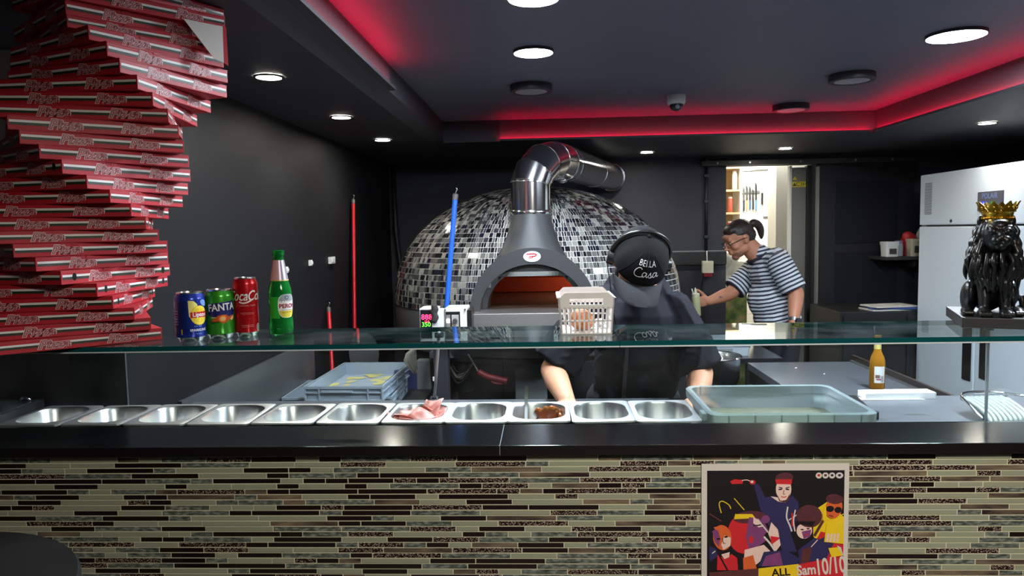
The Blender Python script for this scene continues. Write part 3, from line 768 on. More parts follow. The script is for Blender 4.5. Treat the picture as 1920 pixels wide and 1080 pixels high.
# ------------------------------------------------------------------ steel pans in the cold rail
RZ = 1.122
RL = thing('pan_rail', 'black cold rail holding the row of steel food pans', 'pan holder', (-.5, 1.95, 1.02))
b = BM(); box(b, -1.40, .385, 1.765, 1.79, 1.02, 1.1165); box(b, -1.48, -1.40, 1.765, 1.79, 1.02, 1.1165); O('front_wall', b, black_metal, RL)
b = BM(); box(b, -1.48, .385, 2.012, 2.024, 1.02, 1.105); O('back_wall', b, black_metal, RL)
b = BM(); box(b, -1.48, .385, 1.79, 2.012, 1.02, 1.03); O('floor_plate', b, black_metal, RL)
def make_pan():
    t = thing('food_pan', 'pan', 'food pan')
    W, D, R = .1595, .213, .02
    b = BM()
    loft(b, [rr(W, D, .012, -.004, 5), rr(W, D, .012, .0, 5), rr(W - .004, D - .004, .011, .0014, 5), rr(W - .022, D - .034, .055, .0010, 5), rr(W - .026, D - .038, .055, -.004, 5),
             rr(W - .038, D - .050, .05, -.062, 5), rr(W - .06, D - .06, .03, -.072, 5)], cap0=False)
    loft(b, [rr(W - .06, D - .06, .03, -.0735, 5), rr(W - .036, D - .048, .05, -.063, 5), rr(W - .024, D - .036, .055, -.004, 5)], cap1=False)
    O('pan_body', b, M('pan_steel', (0.7, 0.71, 0.71, 1), .3, 1.0, var=.06, scale=15, stretch=(1, 1, 12)), t, smooth=True, auto=50)
    b = BM(); loft(b, [rr(W, D, .012, -.0045, 5), rr(W + .002, D + .002, .012, -.004, 5), rr(W + .002, D + .002, .012, .0004, 5), rr(W - .006, D - .006, .011, .0017, 5), rr(W - .020, D - .032, .054, .0014, 5)], cap0=False, cap1=False)
    O('rim', b, M('rim_steel', (0.85, 0.86, 0.87, 1), 0.42, 1.0, var=.04), t, smooth=True, auto=50)
    return t
pan0 = make_pan()
bx = [-1.468, -1.293, -1.123, -.954, -.779, -.606, -.433, -.264, -.104, .058, .228, .392]
pl = ['empty steel pan at the far left beside the steel box', 'leftmost steel pan of the row with a bright left wall', 'steel pan second from the left with a bright left wall',
      'steel pan third from the left, plain and empty', 'steel pan with brown tones and a dark bottom, left of the pale liquid pan', 'steel pan with a little pale liquid behind the crates',
      'steel pan with scraps of pale cheese next to the ham pan', 'steel pan filled with pink ham slices', 'clean empty steel pan between ham and brown sauce pans',
      'steel pan smeared with brown sauce holding a spoon', 'steel pan with one pale mushroom slice', 'empty steel pan next to the clear plastic tub']
pl = pl[1:]
PC = []
for i in range(11):
    x0, x1 = bx[i], bx[i + 1]
    loc = ((x0 + x1) / 2 * .976, 1.902, RZ)
    if i == 0: p = pan0; p.location = loc; p['label'] = pl[i]; p['group'] = 'steel food pans in the cold rail'
    else: p = dup(pan0, loc, 0.0, pl[i], 'steel food pans in the cold rail')
    p.rotation_euler = (rt.uniform(-.012, .012), rt.uniform(-.012, .012), rt.uniform(-.02, .02))
    PC.append(loc)
def in_pan(i, dx, dy, dz): return Vector((PC[i][0] + dx, PC[i][1] + dy, PC[i][2] + dz))
# contents
k = thing('pan_layer', 'dark layer with brown lumps giving an empty pan its reflected tones', 'sauce', in_pan(3, 0, 0, -.07))  # pan is empty: brown reflection and dark bottom put in as coloured shapes
brown_tone = M('brown_tone', L(110, 52, 18), 0.25, var=0.5, scale=40, coat=.3)
b = BM(); loft(b, [rr(.095, .14, .03, PC[3][2] - .0715, 4, PC[3][0], PC[3][1]), rr(.097, .142, .03, PC[3][2] - .068, 4, PC[3][0], PC[3][1])]); O('dark_layer', b, M('dark_tone', L(40, 24, 18), .2), k, smooth=True, auto=40)
for q in range(4):
    b = BM(); ell(b, in_pan(3, rt.uniform(-.03, .04), rt.uniform(-.04, .05), -.066), (rt.uniform(.006, .012), .008, .004)); O('brown_lump', b, brown_tone, k, smooth=True)
k = thing('pale_liquid', 'thin layer of pale yellowish liquid in a steel pan', 'liquid', in_pan(4, 0, 0, -.07))
b = BM(); loft(b, [rr(.1, .148, .03, PC[4][2] - .0712, 4, PC[4][0], PC[4][1]), rr(.104, .152, .03, PC[4][2] - .062, 4, PC[4][0], PC[4][1])]); O('liquid_layer', b, M('pale_liq', L(190, 180, 140), .12), k, smooth=True, auto=40)
def scraps(name, i, n, m, label, cat, group, size, lift=-.066, spread=(.04, .06), flat=.3):
    for q in range(n):
        c = in_pan(i, rt.uniform(-spread[0], spread[0]), rt.uniform(-spread[1], spread[1]), lift + rt.uniform(0, .006))
        k = tag(thing(name, label, cat, c, group))
        b = BM()
        for w in range(3): ell(b, c + Vector((rt.uniform(-size, size) * .6, rt.uniform(-size, size) * .6, rt.uniform(0, size * .2))), (size * rt.uniform(.5, 1), size * rt.uniform(.4, .8), size * flat), Matrix.Rotation(rt.random() * 3, 3, 'Z') @ Matrix.Rotation(rt.uniform(-.5, .5), 3, 'X'))
        me = remesh(b, size * .16, 1)
        OM('scrap', me, m, k)
scraps('cheese_scrap', 5, 7, M('cheese', L(222, 206, 140), .5), 'small scrap of pale cheese lying in a steel pan', 'cheese', 'cheese scraps in the pan', .012)
ham = ramp_mat('ham', [(0.3, L(214, 120, 108)), (0.5, L(232, 158, 148)), (0.7, L(244, 206, 198))], .4, 30, stretch=(1, 3, 1))
for q in range(16):
    c = in_pan(6, rt.uniform(-.045, .045), rt.uniform(-.065, .06), -.040 + q * .0024)
    k = thing('ham_slice', 'pink ham slice crumpled in the ham pan', 'ham', c, 'ham slices in the steel pan')
    b = BM(); n = 7; w, d = rt.uniform(.024, .036), rt.uniform(.03, .045); ph = rt.random() * 6
    R = [[Vector(((a / (n - 1) - .5) * 2 * w, (e / (n - 1) - .5) * 2 * d, .008 * math.sin(ph + 5 * a / n) + .006 * math.cos(ph + 4 * e / n))) for a in range(n)] for e in range(n)]
    m4 = Matrix.Translation(c) @ Matrix.Rotation(rt.random() * 6.3, 4, 'Z') @ Matrix.Rotation(rt.uniform(-.7, .7), 4, 'X')
    V1 = [[b.verts.new(m4 @ p) for p in row] for row in R]; V2 = [[b.verts.new(m4 @ (p + Vector((0, 0, .0025)))) for p in row] for row in R]
    for e in range(n - 1):
        for a in range(n - 1):
            b.faces.new((V1[e][a], V1[e + 1][a], V1[e + 1][a + 1], V1[e][a + 1])); b.faces.new((V2[e][a], V2[e][a + 1], V2[e + 1][a + 1], V2[e + 1][a]))
    for e in range(n - 1):
        for (a, s) in ((0, 1), (n - 1, -1)):
            fs = (V1[e][a], V2[e][a], V2[e + 1][a], V1[e + 1][a]); b.faces.new(fs if s > 0 else fs[::-1])
            fs = (V1[a][e], V1[a][e + 1], V2[a][e + 1], V2[a][e]); b.faces.new(fs if s > 0 else fs[::-1])
    O('slice', b, ham, k, smooth=True)
k = thing('tomato_sauce', 'orange brown sauce smeared up the back wall of a steel pan', 'sauce', in_pan(8, 0, 0, -.07))
rust = M('rust_sauce', L(156, 84, 20), .22, var=.45, scale=60, coat=.4)
b = BM(); loft(b, [rr(.1, .15, .03, PC[8][2] - .0712, 4, PC[8][0], PC[8][1]), rr(.106, .155, .03, PC[8][2] - .058, 4, PC[8][0], PC[8][1])]); O('pan_layer', b, rust, k, smooth=True, auto=40)
b = BM()
for q in range(60):
    ell(b, in_pan(8, rt.uniform(-.005, .052), .072 + rt.uniform(-.003, .003), rt.uniform(-.060, -.010)), (rt.uniform(.007, .015), .006, rt.uniform(.005, .012)))
for q in range(26):
    ell(b, in_pan(8, .056, rt.uniform(-.02, .06), rt.uniform(-.06, -.015)), (.006, rt.uniform(.006, .014), rt.uniform(.005, .012)))
OM('sauce_splash', remesh(b, .0035, 1), rust, k)
k = thing('serving_spoon', 'steel spoon standing upright in the brown sauce pan', 'spoon', in_pan(8, -.03, .0, -.06))
b = BM(); box(b, -.0045, .0045, -.0012, .0012, 0, .12, bev=.0005, mat=Matrix.Translation(in_pan(8, -.036, .02, -.058)) @ Matrix.Rotation(.02, 4, 'Y') @ Matrix.Rotation(-.1, 4, 'X')); O('handle', b, steel, k)
b = BM(); ell(b, in_pan(8, -.036, .02, -.06), (.014, .006, .018)); O('bowl', b, steel, k, smooth=True)
k = thing('mushroom_slice', 'round pale mushroom slice lying in a steel pan', 'mushroom', in_pan(9, -.03, 0, -.06))
b = BM(); ell(b, in_pan(9, -.03, -.05, -.055), (.024, .012, .019), Matrix.Rotation(.6, 3, 'X')); ell(b, in_pan(9, -.012, -.055, -.066), (.012, .008, .006)); OM('slice', remesh(b, .0025, 2), M('mushroom', L(206, 192, 160), .6), k)
scraps('mushroom_crumb', 9, 4, M('mushroom_bits', L(180, 160, 125), .6), 'small brown mushroom crumb in the mushroom pan', 'mushroom', 'mushroom crumbs in the pan', .007)
scraps('onion_scrap', 10, 3, M('onion_white', L(215, 214, 200), .4), 'small white scrap at the bottom of the pan beside the tub', 'scrap', 'white scraps in the last pan', .006)

# steel box with lid at the far left of the rail
t = thing('steel_bin', 'open steel box at the left end of the pan row', 'box', (-1.575, 1.96, 1.02))
b = BM(); loft(b, [rr(.17, .23, .01, 1.02, 3, -1.575, 1.96), rr(.17, .23, .01, 1.125, 3, -1.575, 1.96), rr(.162, .222, .01, 1.125, 3, -1.575, 1.96), rr(.162, .222, .01, 1.03, 3, -1.575, 1.96)]); O('box_body', b, steel_dull, t, smooth=True, auto=40)
b = BM(); box(b, -1.657, -1.495, 1.86, 2.07, 1.1262, 1.130, bev=.0008); O('glass_lid', b, glass_mat('lid_glass', (.86, .92, .92, 1), 1.0, .15), t, label='clear lid')
b = BM(); tube(b, [(-1.54, 2.04, 1.131), (-1.53, 2.04, 1.142), (-1.51, 2.04, 1.131)], .006, 8); O('lid_knob', b, steel, t, smooth=True)

# clear plastic tub
t = thing('plastic_tub', 'large clear frosted plastic tub with rounded rim at the right of the pans', 'tub', (.61, 1.9, 1.02))
TZ = .009
tubm = M('frosted_plastic', L(196, 212, 216), .3, var=.03)
nt = tubm.node_tree; bs = nt.nodes['Principled BSDF']; bs.inputs['Transmission Weight'].default_value = .7; bs.inputs['IOR'].default_value = 1.1
cx, cy, W, D = .588, 1.90, .40, .325
b = BM()
loft(b, [rr(W - .06, D - .06, .03, 1.0205, 5, cx, cy), rr(W - .022, D - .022, .03, 1.1270, 5, cx, cy), rr(W, D, .03, 1.1270, 5, cx, cy), rr(W + .002, D + .002, .03, 1.1490, 5, cx, cy), rr(W - .008, D - .008, .03, 1.1530, 5, cx, cy),
         rr(W - .026, D - .026, .03, 1.1510, 5, cx, cy), rr(W - .034, D - .034, .03, 1.1240, 5, cx, cy), rr(W - .064, D - .064, .03, 1.0360, 5, cx, cy)])
O('tub_body', b, tubm, t, smooth=True, auto=40)
for q in range(6):
    x = cx - W / 2 + .045 + q * .062
    for y in (cy - D / 2, cy + D / 2):
        b = BM(); box(b, x - .0012, x + .0012, y - .004, y + .004, 1.1280, 1.1500); O('rim_rib', b, tubm, t)
for y in (cy - D / 2 - .002,):
    b = BM(); box(b, cx - W / 2 - .012, cx - W / 2 + .014, y + .03, y + .07, 1.1290, 1.1470, bev=.004); O('lug', b, tubm, t, smooth=True, auto=40)
b = BM(); loft(b, [rr(W - .072, D - .072, .03, 1.037, 5, cx, cy), rr(W - .046, D - .046, .03, 1.093, 5, cx, cy)])
k = tag(O('brine', b, M('brine_water', L(112, 116, 98), .06, var=.03), None, smooth=True, auto=40), 'dull greenish liquid standing in the clear tub', 'liquid')
t = thing('black_bar', 'short black plastic bar lying beside the clear tub', 'bar', (.95, 2.3, 1.02))
mt = Matrix.Translation((.985, 2.30, 1.0205)) @ Matrix.Rotation(-.17, 4, 'Z')
b = BM(); box(b, -.012, .012, -.13, .13, 0, .016, bev=.003, mat=mt); O('bar_body', b, black_plastic, t)
b = BM(); box(b, -.004, .016, -.13, -.11, .0, .024, bev=.003, mat=mt); O('end_stop', b, black_plastic, t)

# white folded tray with file at right
t = thing('white_tray', 'white shallow open cardboard tray on the grey worktop', 'tray', (1.17, 2.58, 1.02))
mt = Matrix.Translation((1.165, 2.46, 1.0205)) @ Matrix.Rotation(.03, 4, 'Z')
b = BM(); box(b, -.115, .115, -.03, .03, 0, .003, mat=mt); O('base', b, white_plastic, t)
for (x0, x1, y0, y1) in ((-.115, .115, .027, .03), (-.115, .115, -.03, -.027)):
    b = BM(); box(b, x0, x1, y0, y1, .003, .02, mat=mt); O('side_wall', b, white_plastic, t)
b = BM(); box(b, .1125, .1155, -.03, .03, .003, .02, mat=mt); O('end_wall', b, white_plastic, t)
b = BM(); tube(b, [mt @ Vector((.1155, -.01, .011)), mt @ Vector((.119, -.01, .011))], .008, 12); O('red_stud', b, M('stud_dark', L(60, 20, 24), .4), t, smooth=True, label='dark red round stud')
b = BM(); loft(b, [[Vector((.88 + x, 2.42 + y, 1.0206 + z)) for x, y in ((0, 0), (.36, .0), (.33, .03), (.02, .035))] for z in (0, .0012)])
k = tag(O('white_paper', b, white_plastic), 'thin white paper strip on the worktop in front of the white tray', 'paper')
fl = Flat(); fl.stroke([(0, 0), (.05, -.004), (.062, -.012), (.09, -.02)], .004); fl.poly([(-.002, .004), (.05, .002), (.055, -.006), (0, -.003)], 0)
b = fl.put(lambda x, y, z: (1.09 + x, 2.235 + y, 1.0208))
k = tag(O('paper_shred', b, M('shred', L(120, 120, 112), .7)), 'thin torn shred lying on the grey worktop', 'shred'); 

# ribbed slicing tool at the far right of the worktop
t = thing('ribbed_scraper', 'pale ribbed claw-like tool with chrome wire handle at the right end of the worktop', 'kitchen tool', (1.32, 2.2, 1.02))
mt = Matrix.Translation((1.305, 2.13, 1.022)) @ Matrix.Rotation(.10, 4, 'Z') @ Matrix.Diagonal((.9, .9, .6, 1))
rib = M('rib_plastic', L(140, 150, 144), .35)
for q in range(9):
    x = -.055 + q * .0165
    b = BM(); tube(b, [mt @ Vector(p) for p in smooth_path([(x, -.03 + q * .001, .004), (x + .006, -.015, .026), (x + .012, .03, .05), (x + .018, .09, .066), (x + .022, .14, .07)], 4)], .0068, 8); O('rib', b, rib, t, smooth=True)
b = BM(); loft(b, [[mt @ Vector(p) for p in ((-.03, .06, .05 + z), (.11, .06, .05 + z), (.13, .15, .066 + z), (-.02, .15, .066 + z))] for z in (0, .006)]); O('back_plate', b, rib, t)
b = BM(); tube(b, [mt @ Vector(p) for p in smooth_path([(-.06, -.0, .02), (-.055, .07, .06), (-.02, .16, .085), (.08, .165, .09), (.2, .10, .075), (.3, .03, .06)], 6)], .004, 8); O('wire_handle', b, chrome, t, smooth=True)
b = BM(); tube(b, [mt @ Vector(p) for p in smooth_path([(.085, -.03, .006), (.11, .0, .03), (.2, .02, .04), (.3, .0, .04)], 6)], .004, 8); O('wire_handle', b, chrome, t, smooth=True)
b = BM(); loft(b, [[mt @ Vector(p) for p in ((.02, .155, .085 + z), (.12, .14, .088 + z), (.34, .04, .06 + z), (.34, .1, .06 + z), (.13, .2, .09 + z))] for z in (0, .003)]); O('steel_blade', b, chrome, t)
for q in range(4):
    b = BM(); ell(b, mt @ Vector((.0 + q * .024, .07 + (q % 2) * .014, .064)), .005); O('rivet', b, chrome, t, smooth=True)

# ------------------------------------------------------------------ side table on the right with beer bottle
t = thing('side_table', 'grey topped side table with black frame reaching back from the worktop', 'table', (1.3, 3.1, 0))
b = BM(); box(b, 1.03, 1.56, 2.50, 3.765, .865, .9, bev=.003); O('table_top', b, laminate, t)
b = BM(); box(b, 1.06, 1.55, 2.52, 3.74, .08, .82); O('cabinet_body', b, black_metal, t)
b = BM(); box(b, 1.035, 1.06, 2.52, 3.74, .8, .866); O('apron', b, black_plastic, t)
b = BM(); box(b, 1.56, 1.575, 2.50, 3.78, .86, .932, bev=.002); O('upstand', b, M('upstand', L(60, 50, 46), .3, var=.2), t)
b = BM(); box(b, 1.545, 1.56, 2.50, 3.765, .9, .907); O('edge_trim', b, steel_dull, t)
b = BM(); box(b, 1.556, 1.578, 2.50, 2.75, .932, .935); O('red_trim', b, M('dull_red', L(120, 24, 28), .5), t, label='red trim strip')
for i, (x, y, s) in enumerate(((1.22, 3.6, .006), (1.3, 3.45, .004), (1.18, 3.2, .004), (1.42, 3.1, .005), (1.25, 2.9, .005))):
    b = BM(); ell(b, (x, y, .9012), (s, s * .8, .0025)); tag(O('crumb', b, white_plastic, None, smooth=True), 'tiny white crumb on the grey side table', 'crumb', 'crumbs on the side table')
def amber_bottle(x, y, z):
    t = thing('beer_bottle', 'amber glass bottle with white label standing on the side table', 'bottle', (x, y, z))
    b = BM(); lathe(b, [(.028, 0), (.0305, .004), (.0305, .115), (.027, .135), (.016, .16), (.0135, .175), (.013, .215), (.0145, .217), (.0145, .228), (.0125, .23)], 28, (x, y, z))
    m = M('amber', L(206, 140, 40), .08, var=.05); bs = m.node_tree.nodes['Principled BSDF']; bs.inputs['Transmission Weight'].default_value = .6; bs.inputs['IOR'].default_value = 1.15
    O('glass_body', b, m, t, smooth=True, auto=50)
    b = BM(); lathe(b, [(.0142, .165), (.0142, .19)], 20, (x, y, z), cap0=False, cap1=False); O('neck_foil', b, M('neck_yellow', L(206, 190, 110), .4), t, smooth=True)
    b = BM(); lathe(b, [(.0138, .19), (.0138, .214)], 20, (x, y, z), cap0=False, cap1=False); O('clear_neck', b, M('neck_grey', L(150, 160, 160), .15), t, smooth=True)
    fl = Flat(); fl.rect(-.022, .022, .03, .1, 0); fl.slice(.004, -.02, .022)
    az = math.atan2(-1.2, 3.2) * 1; az = .25
    w = wrap(.0305, az - .3); bm_ = fl.put(lambda a, c, e: Vector(w(a, c, e)) + Vector((x, y, z))); lab = O('back_label', bm_, M('label_white', L(205, 205, 205), .5), t)
    fl = Flat()
    fl.rect(-.018, .0, .05, .064, 0); fl.rect(-.014, .004, .042, .048, 1)
    for q in range(6): fl.rect(.004 + q * .0025, .0052 + q * .0025, .034, .06, 2)
    fl.slice(.004, -.02, .022)
    w2 = wrap(.0308, az - .3); bm_ = fl.put(lambda a, c, e: Vector(w2(a, c, e)) + Vector((x, y, z))); O('label_print', bm_, [M('print_brown', L(120, 90, 80), .5), M('print_red', L(150, 60, 60), .5), black_plastic], lab)
amber_bottle(1.40, 3.13, .9)

# back table with pale crates, mixing bowl below
t = thing('back_table', 'black topped steel table behind the chef on the right', 'table', (1.03, 4.1, 0))
b = BM(); box(b, .60, 1.25, 3.88, 4.42, .872, .9, bev=.003); O('table_top', b, M('table_black', L(30, 30, 34), .15), t)
for x in (.64, 1.21):
    for y in (3.92, 4.38):
        b = BM(); box(b, x - .02, x + .02, y - .02, y + .02, 0, .872); O('leg', b, steel_dull, t)
b = BM(); box(b, .62, 1.23, 3.9, 4.4, .25, .265); O('under_shelf', b, steel_dull, t)
k = thing('grey_crate', 'flat pale grey crate on the black table beside the chef', 'crate', (.95, 4.1, .9))
b = BM(); loft(b, [rr(.32, .34, .012, .9005, 3, .93, 4.13), rr(.34, .36, .012, .955, 3, .93, 4.13), rr(.35, .37, .012, .955, 3, .93, 4.13), rr(.35, .37, .012, .965, 3, .93, 4.13), rr(.33, .35, .012, .965, 3, .93, 4.13), rr(.31, .33, .012, .91, 3, .93, 4.13)]); O('crate_body', b, M('crate_pale', L(170, 178, 186), .45), k, smooth=True, auto=35)
b = BM(); box(b, .86, 1.0, 3.944, 3.956, .925, .945, bev=.002); O('handle', b, grey_metal, k)
k = thing('mixing_bowl', 'large steel mixing bowl under the table by the chef sleeve', 'bowl', (.80, 3.6, .7))
b = BM(); lathe(b, [(.06, .0), (.1, .03), (.13, .1), (.135, .2), (.145, .205), (.14, .21), (.13, .2), (.125, .1), (.09, .035)], 32, (.80, 3.55, .77)); O('bowl_body', b, steel, k, smooth=True, auto=50)
b = BM(); lathe(b, [(.1, 0), (.1, .03), (.07, .06), (.07, .07)], 24, (.80, 3.55, .70)); O('bowl_stand', b, white_plastic, k, smooth=True, auto=40)
b = BM(); box(b, .66, .94, 3.42, 3.68, 0, .70, bev=.006); tag(O('mixer_base', b, grey_metal, k), None)

# ------------------------------------------------------------------ domed pizza oven
OX, OY, OZ, OR, OH = -.055, 4.4, 1.19, .845, .665
AX0 = -.062
OV = thing('pizza_oven', 'large domed pizza oven covered in black and grey mosaic with grey arched mouth', 'oven', (OX, OY, 0))
def dome_r(z):
    t = max(0.0, min(1.0, (z - OZ) / OH))
    return OR * max(0.0, 1 - t ** 2.15) ** (1 / 2.05)
og = M('oven_grout', L(225, 225, 220), .8, var=.05, scale=40)
prof = [(dome_r(OZ + OH * math.sin(PI / 2 * k / 40)), OZ + OH * math.sin(PI / 2 * k / 40)) for k in range(40)] + [(.004, OZ + OH)]
b = BM(); SEG = 96
R = [[b.verts.new((OX + r * math.cos(2 * PI * i / SEG), OY + r * math.sin(2 * PI * i / SEG), z)) for i in range(SEG)] for r, z in prof]
for k in range(len(R) - 1):
    for i in range(SEG):
        j = (i + 1) % SEG
        c = (R[k][i].co + R[k][j].co + R[k + 1][i].co) / 3
        if c.y < OY and abs(c.x - AX0) < .27 and (c.z < 1.2 or ((c.x - AX0) / .275) ** 2 + ((c.z - 1.2) / .255) ** 2 < 1): continue
        b.faces.new((R[k][i], R[k][j], R[k + 1][j], R[k + 1][i]))
O('dome', b, og, OV, smooth=True)
om = [M('mosaic_black', L(22, 22, 26), .12, var=.3, coat=.5), M('mosaic_dark', L(58, 58, 60), .15, var=.2, coat=.4), M('mosaic_mid', L(98, 97, 94), .18, var=.15, coat=.4),
      M('mosaic_light', L(138, 137, 130), .2, var=.1, coat=.4), M('mosaic_navy', L(30, 30, 46), .1, var=.2, coat=.5)]
OUT = [unit_tile(m) for m in om]
ro = random.Random(11)
ot = []
zs = [OZ]; z = OZ; ang = 0.0
# rows of equal slant height
steps = 900; acc = 0.0; last = (dome_r(OZ), OZ); rows = [OZ]
for k in range(1, steps + 1):
    zz = OZ + OH * math.sin(PI / 2 * k / steps); rr_ = dome_r(zz)
    acc += math.hypot(rr_ - last[0], zz - last[1]); last = (rr_, zz)
    if acc >= .0305: rows.append(zz); acc = 0.0
for z0, z1 in zip(rows[:-1], rows[1:]):
    r0, r1 = dome_r(z0), dome_r(z1)
    if r1 < .06: break
    rm = (r0 + r1) / 2; a = ro.random()
    end = a + 2 * PI
    slope = Vector((r1 - r0, 0, z1 - z0)); hh = slope.length - .0042
    while a < end - .01 / rm:
        w = ro.choice((.0085, .0105, .0105, .014, .018, .025))
        da = (w + .0036) / rm; am = a + da / 2; a += da
        x, y = OX + rm * math.cos(am), OY + rm * math.sin(am); zc = (z0 + z1) / 2
        if y < OY and abs(x - AX0) < .285 and (zc < 1.2 or ((x - AX0) / .29) ** 2 + ((zc - 1.2) / .28) ** 2 < 1): continue
        nb = noise.noise(Vector((am * 2.2, zc * 5, 3)))
        c = ro.choices(range(5), (.24, .26, .24 + .1 * nb, .2 + .1 * nb, .06))[0]
        rad = Vector((math.cos(am), math.sin(am), 0)); tan = Vector((-math.sin(am), math.cos(am), 0))
        upv = (rad * slope.x + Vector((0, 0, slope.z))).normalized(); nrm = tan.cross(upv)
        ot.append((Vector((x, y, zc)), tan, upv, nrm, w, hh, c))
def osize(t):
    p, tan, upv, nrm, w, h, c = t
    v = (Vector((0, 0, 1.6)) - p); d = v.length
    f = max(0, nrm.dot(v) / d)
    vis = 1 if (p.x - OX < -.26 or p.z > 1.5 and abs(p.x - OX) > .16 or (p.x - OX > .28 and p.z > 1.42)) and p.x < .5 else .2
    return w * h * f / d ** 2 * vis
ot.sort(key=osize, reverse=True)
def tmat(t):
    p, tan, upv, nrm, w, h, c = t
    return Matrix(((tan.x * w, nrm.x * .007, upv.x * h, p.x), (tan.y * w, nrm.y * .007, upv.y * h, p.y), (tan.z * w, nrm.z * .007, upv.z * h, p.z), (0, 0, 0, 1)))
inv = wm(OV).inverted()
for t in ot[:300]:
    o = bpy.data.objects.new('mosaic_tile', OUT[t[6]]); COL.objects.link(o); o.parent = OV; o.matrix_parent_inverse = inv; o.matrix_basis = tmat(t)
b = BM()
cv = [Vector(p) for p in ((-.5, -.5, -.5), (.5, -.5, -.5), (.5, -.5, .5), (-.5, -.5, .5), (-.5, .5, -.5), (.5, .5, -.5), (.5, .5, .5), (-.5, .5, .5))]
for t in ot[300:]:
    m4 = tmat(t); vs = [b.verts.new(m4 @ p) for p in cv]
    for q in ((4, 7, 6, 5), (0, 1, 5, 4), (1, 2, 6, 5), (2, 3, 7, 6), (3, 0, 4, 7)):
        f = b.faces.new([vs[i] for i in q]); f.material_index = t[6]
bmesh.ops.recalc_face_normals(b, faces=b.faces[:])
O('mosaic_field', b, om, OV, kind='stuff')
# drum, stand, legs
b = BM(); lathe(b, [(OR - .01, .97), (OR - .002, .98), (OR - .002, 1.186), (OR - .03, 1.19)], 72, (OX, OY, 0), cap1=False)
O('drum', b, drum_paint, OV, smooth=True, auto=40)
b = BM(); lathe(b, [(OR - .06, .93), (OR - .06, .972)], 64, (OX, OY, 0)); O('base_ring', b, M('base_ring', L(66, 68, 68), .5), OV, smooth=True, auto=40)
for x in (-.645, -.085, .5):
    b = BM(); box(b, x - .036, x + .036, 3.75, 3.83, 0, .93, bev=.004) if x != -.085 else box(b, -.166, .0, 3.75, 3.83, 0, .93, bev=.004)
    O('leg', b, M('leg_grey', L(112, 116, 116), .5), OV)
b = BM(); tube(b, [(-.645, 3.79, .45), (.5, 3.79, .45)], .018, 8); O('stretcher', b, grey_metal, OV, smooth=True)
b = BM(); tube(b, [(-.645, 4.9, 0), (-.645, 4.9, .94)], .035, 10); O('leg', b, grey_metal, OV, smooth=True)
b = BM(); tube(b, [(.5, 4.9, 0), (.5, 4.9, .94)], .035, 10); O('leg', b, grey_metal, OV, smooth=True)
b = BM(); box(b, -.60, .48, 3.68, 3.75, .955, .985, bev=.002); O('front_rail', b, M('rail_grey', L(86, 90, 92), .5), OV)
# arched mouth surround
FYA, FYB, AX = 3.50, 3.86, -.062
ZB, ZT = 1.135, 1.213
def arch(hw, h, zb, n=28): return [(AX + hw * math.cos(PI * i / n), zb + h * math.sin(PI * i / n)) for i in range(n + 1)]
outer = [(AX + .308, ZB)] + arch(.308, .315, 1.20) + [(AX - .308, ZB)]
inner = [(AX + .258, ZB)] + arch(.258, .232, 1.205) + [(AX - .258, ZB)]
b = BM()
def V(p, y): return b.verts.new((p[0], y, p[1]))
A = [V(p, FYA) for p in outer]; A2 = [V(p, FYB) for p in outer]; I = [V(p, FYA) for p in inner]; I2 = [V(p, FYA + .14) for p in inner]; I3 = [V((AX + (p[0] - AX) * .9, 1.2 + (p[1] - 1.2) * .9), FYA + .15) for p in inner]; I4 = [V((AX + (p[0] - AX) * .9, 1.2 + (p[1] - 1.2) * .9), FYB) for p in inner]
for P, Q in ((A, A2), (I, A), (I2, I), (I3, I2), (I4, I3)):
    for i in range(len(P) - 1): b.faces.new((P[i], P[i + 1], Q[i + 1], Q[i]))
bmesh.ops.recalc_face_normals(b, faces=b.faces[:])
O('mouth_arch', b, hood_paint, OV, smooth=True, auto=35)
# curved steel lip hanging in the top of the mouth
b = BM()
n = 20; P0 = [(AX + .235 * math.cos(PI * (.24 + .52 * i / n)), 1.205 + .222 * math.sin(PI * (.24 + .52 * i / n))) for i in range(n + 1)]
for i in range(n):
    x0, z0 = P0[i]; x1, z1 = P0[i + 1]
    b.faces.new([b.verts.new(p) for p in ((x0, FYA + .1, z0), (x1, FYA + .1, z1), (x1, FYA + .125, 1.372), (x0, FYA + .125, 1.372))])
O('steel_lip', b, M('sooty_steel', (.3, .3, .29, 1), .5, .8, var=.2), OV)
# mouth sill
b = BM(); box(b, -.375, .26, 3.40, 3.60, 1.10, 1.212, bev=.003); O('mouth_sill', b, M('sill_steel', (0.66, 0.66, 0.65, 1), .38, 1.0, var=.1, scale=14, stretch=(.3, 1, 6)), OV, label='steel sill below the mouth')
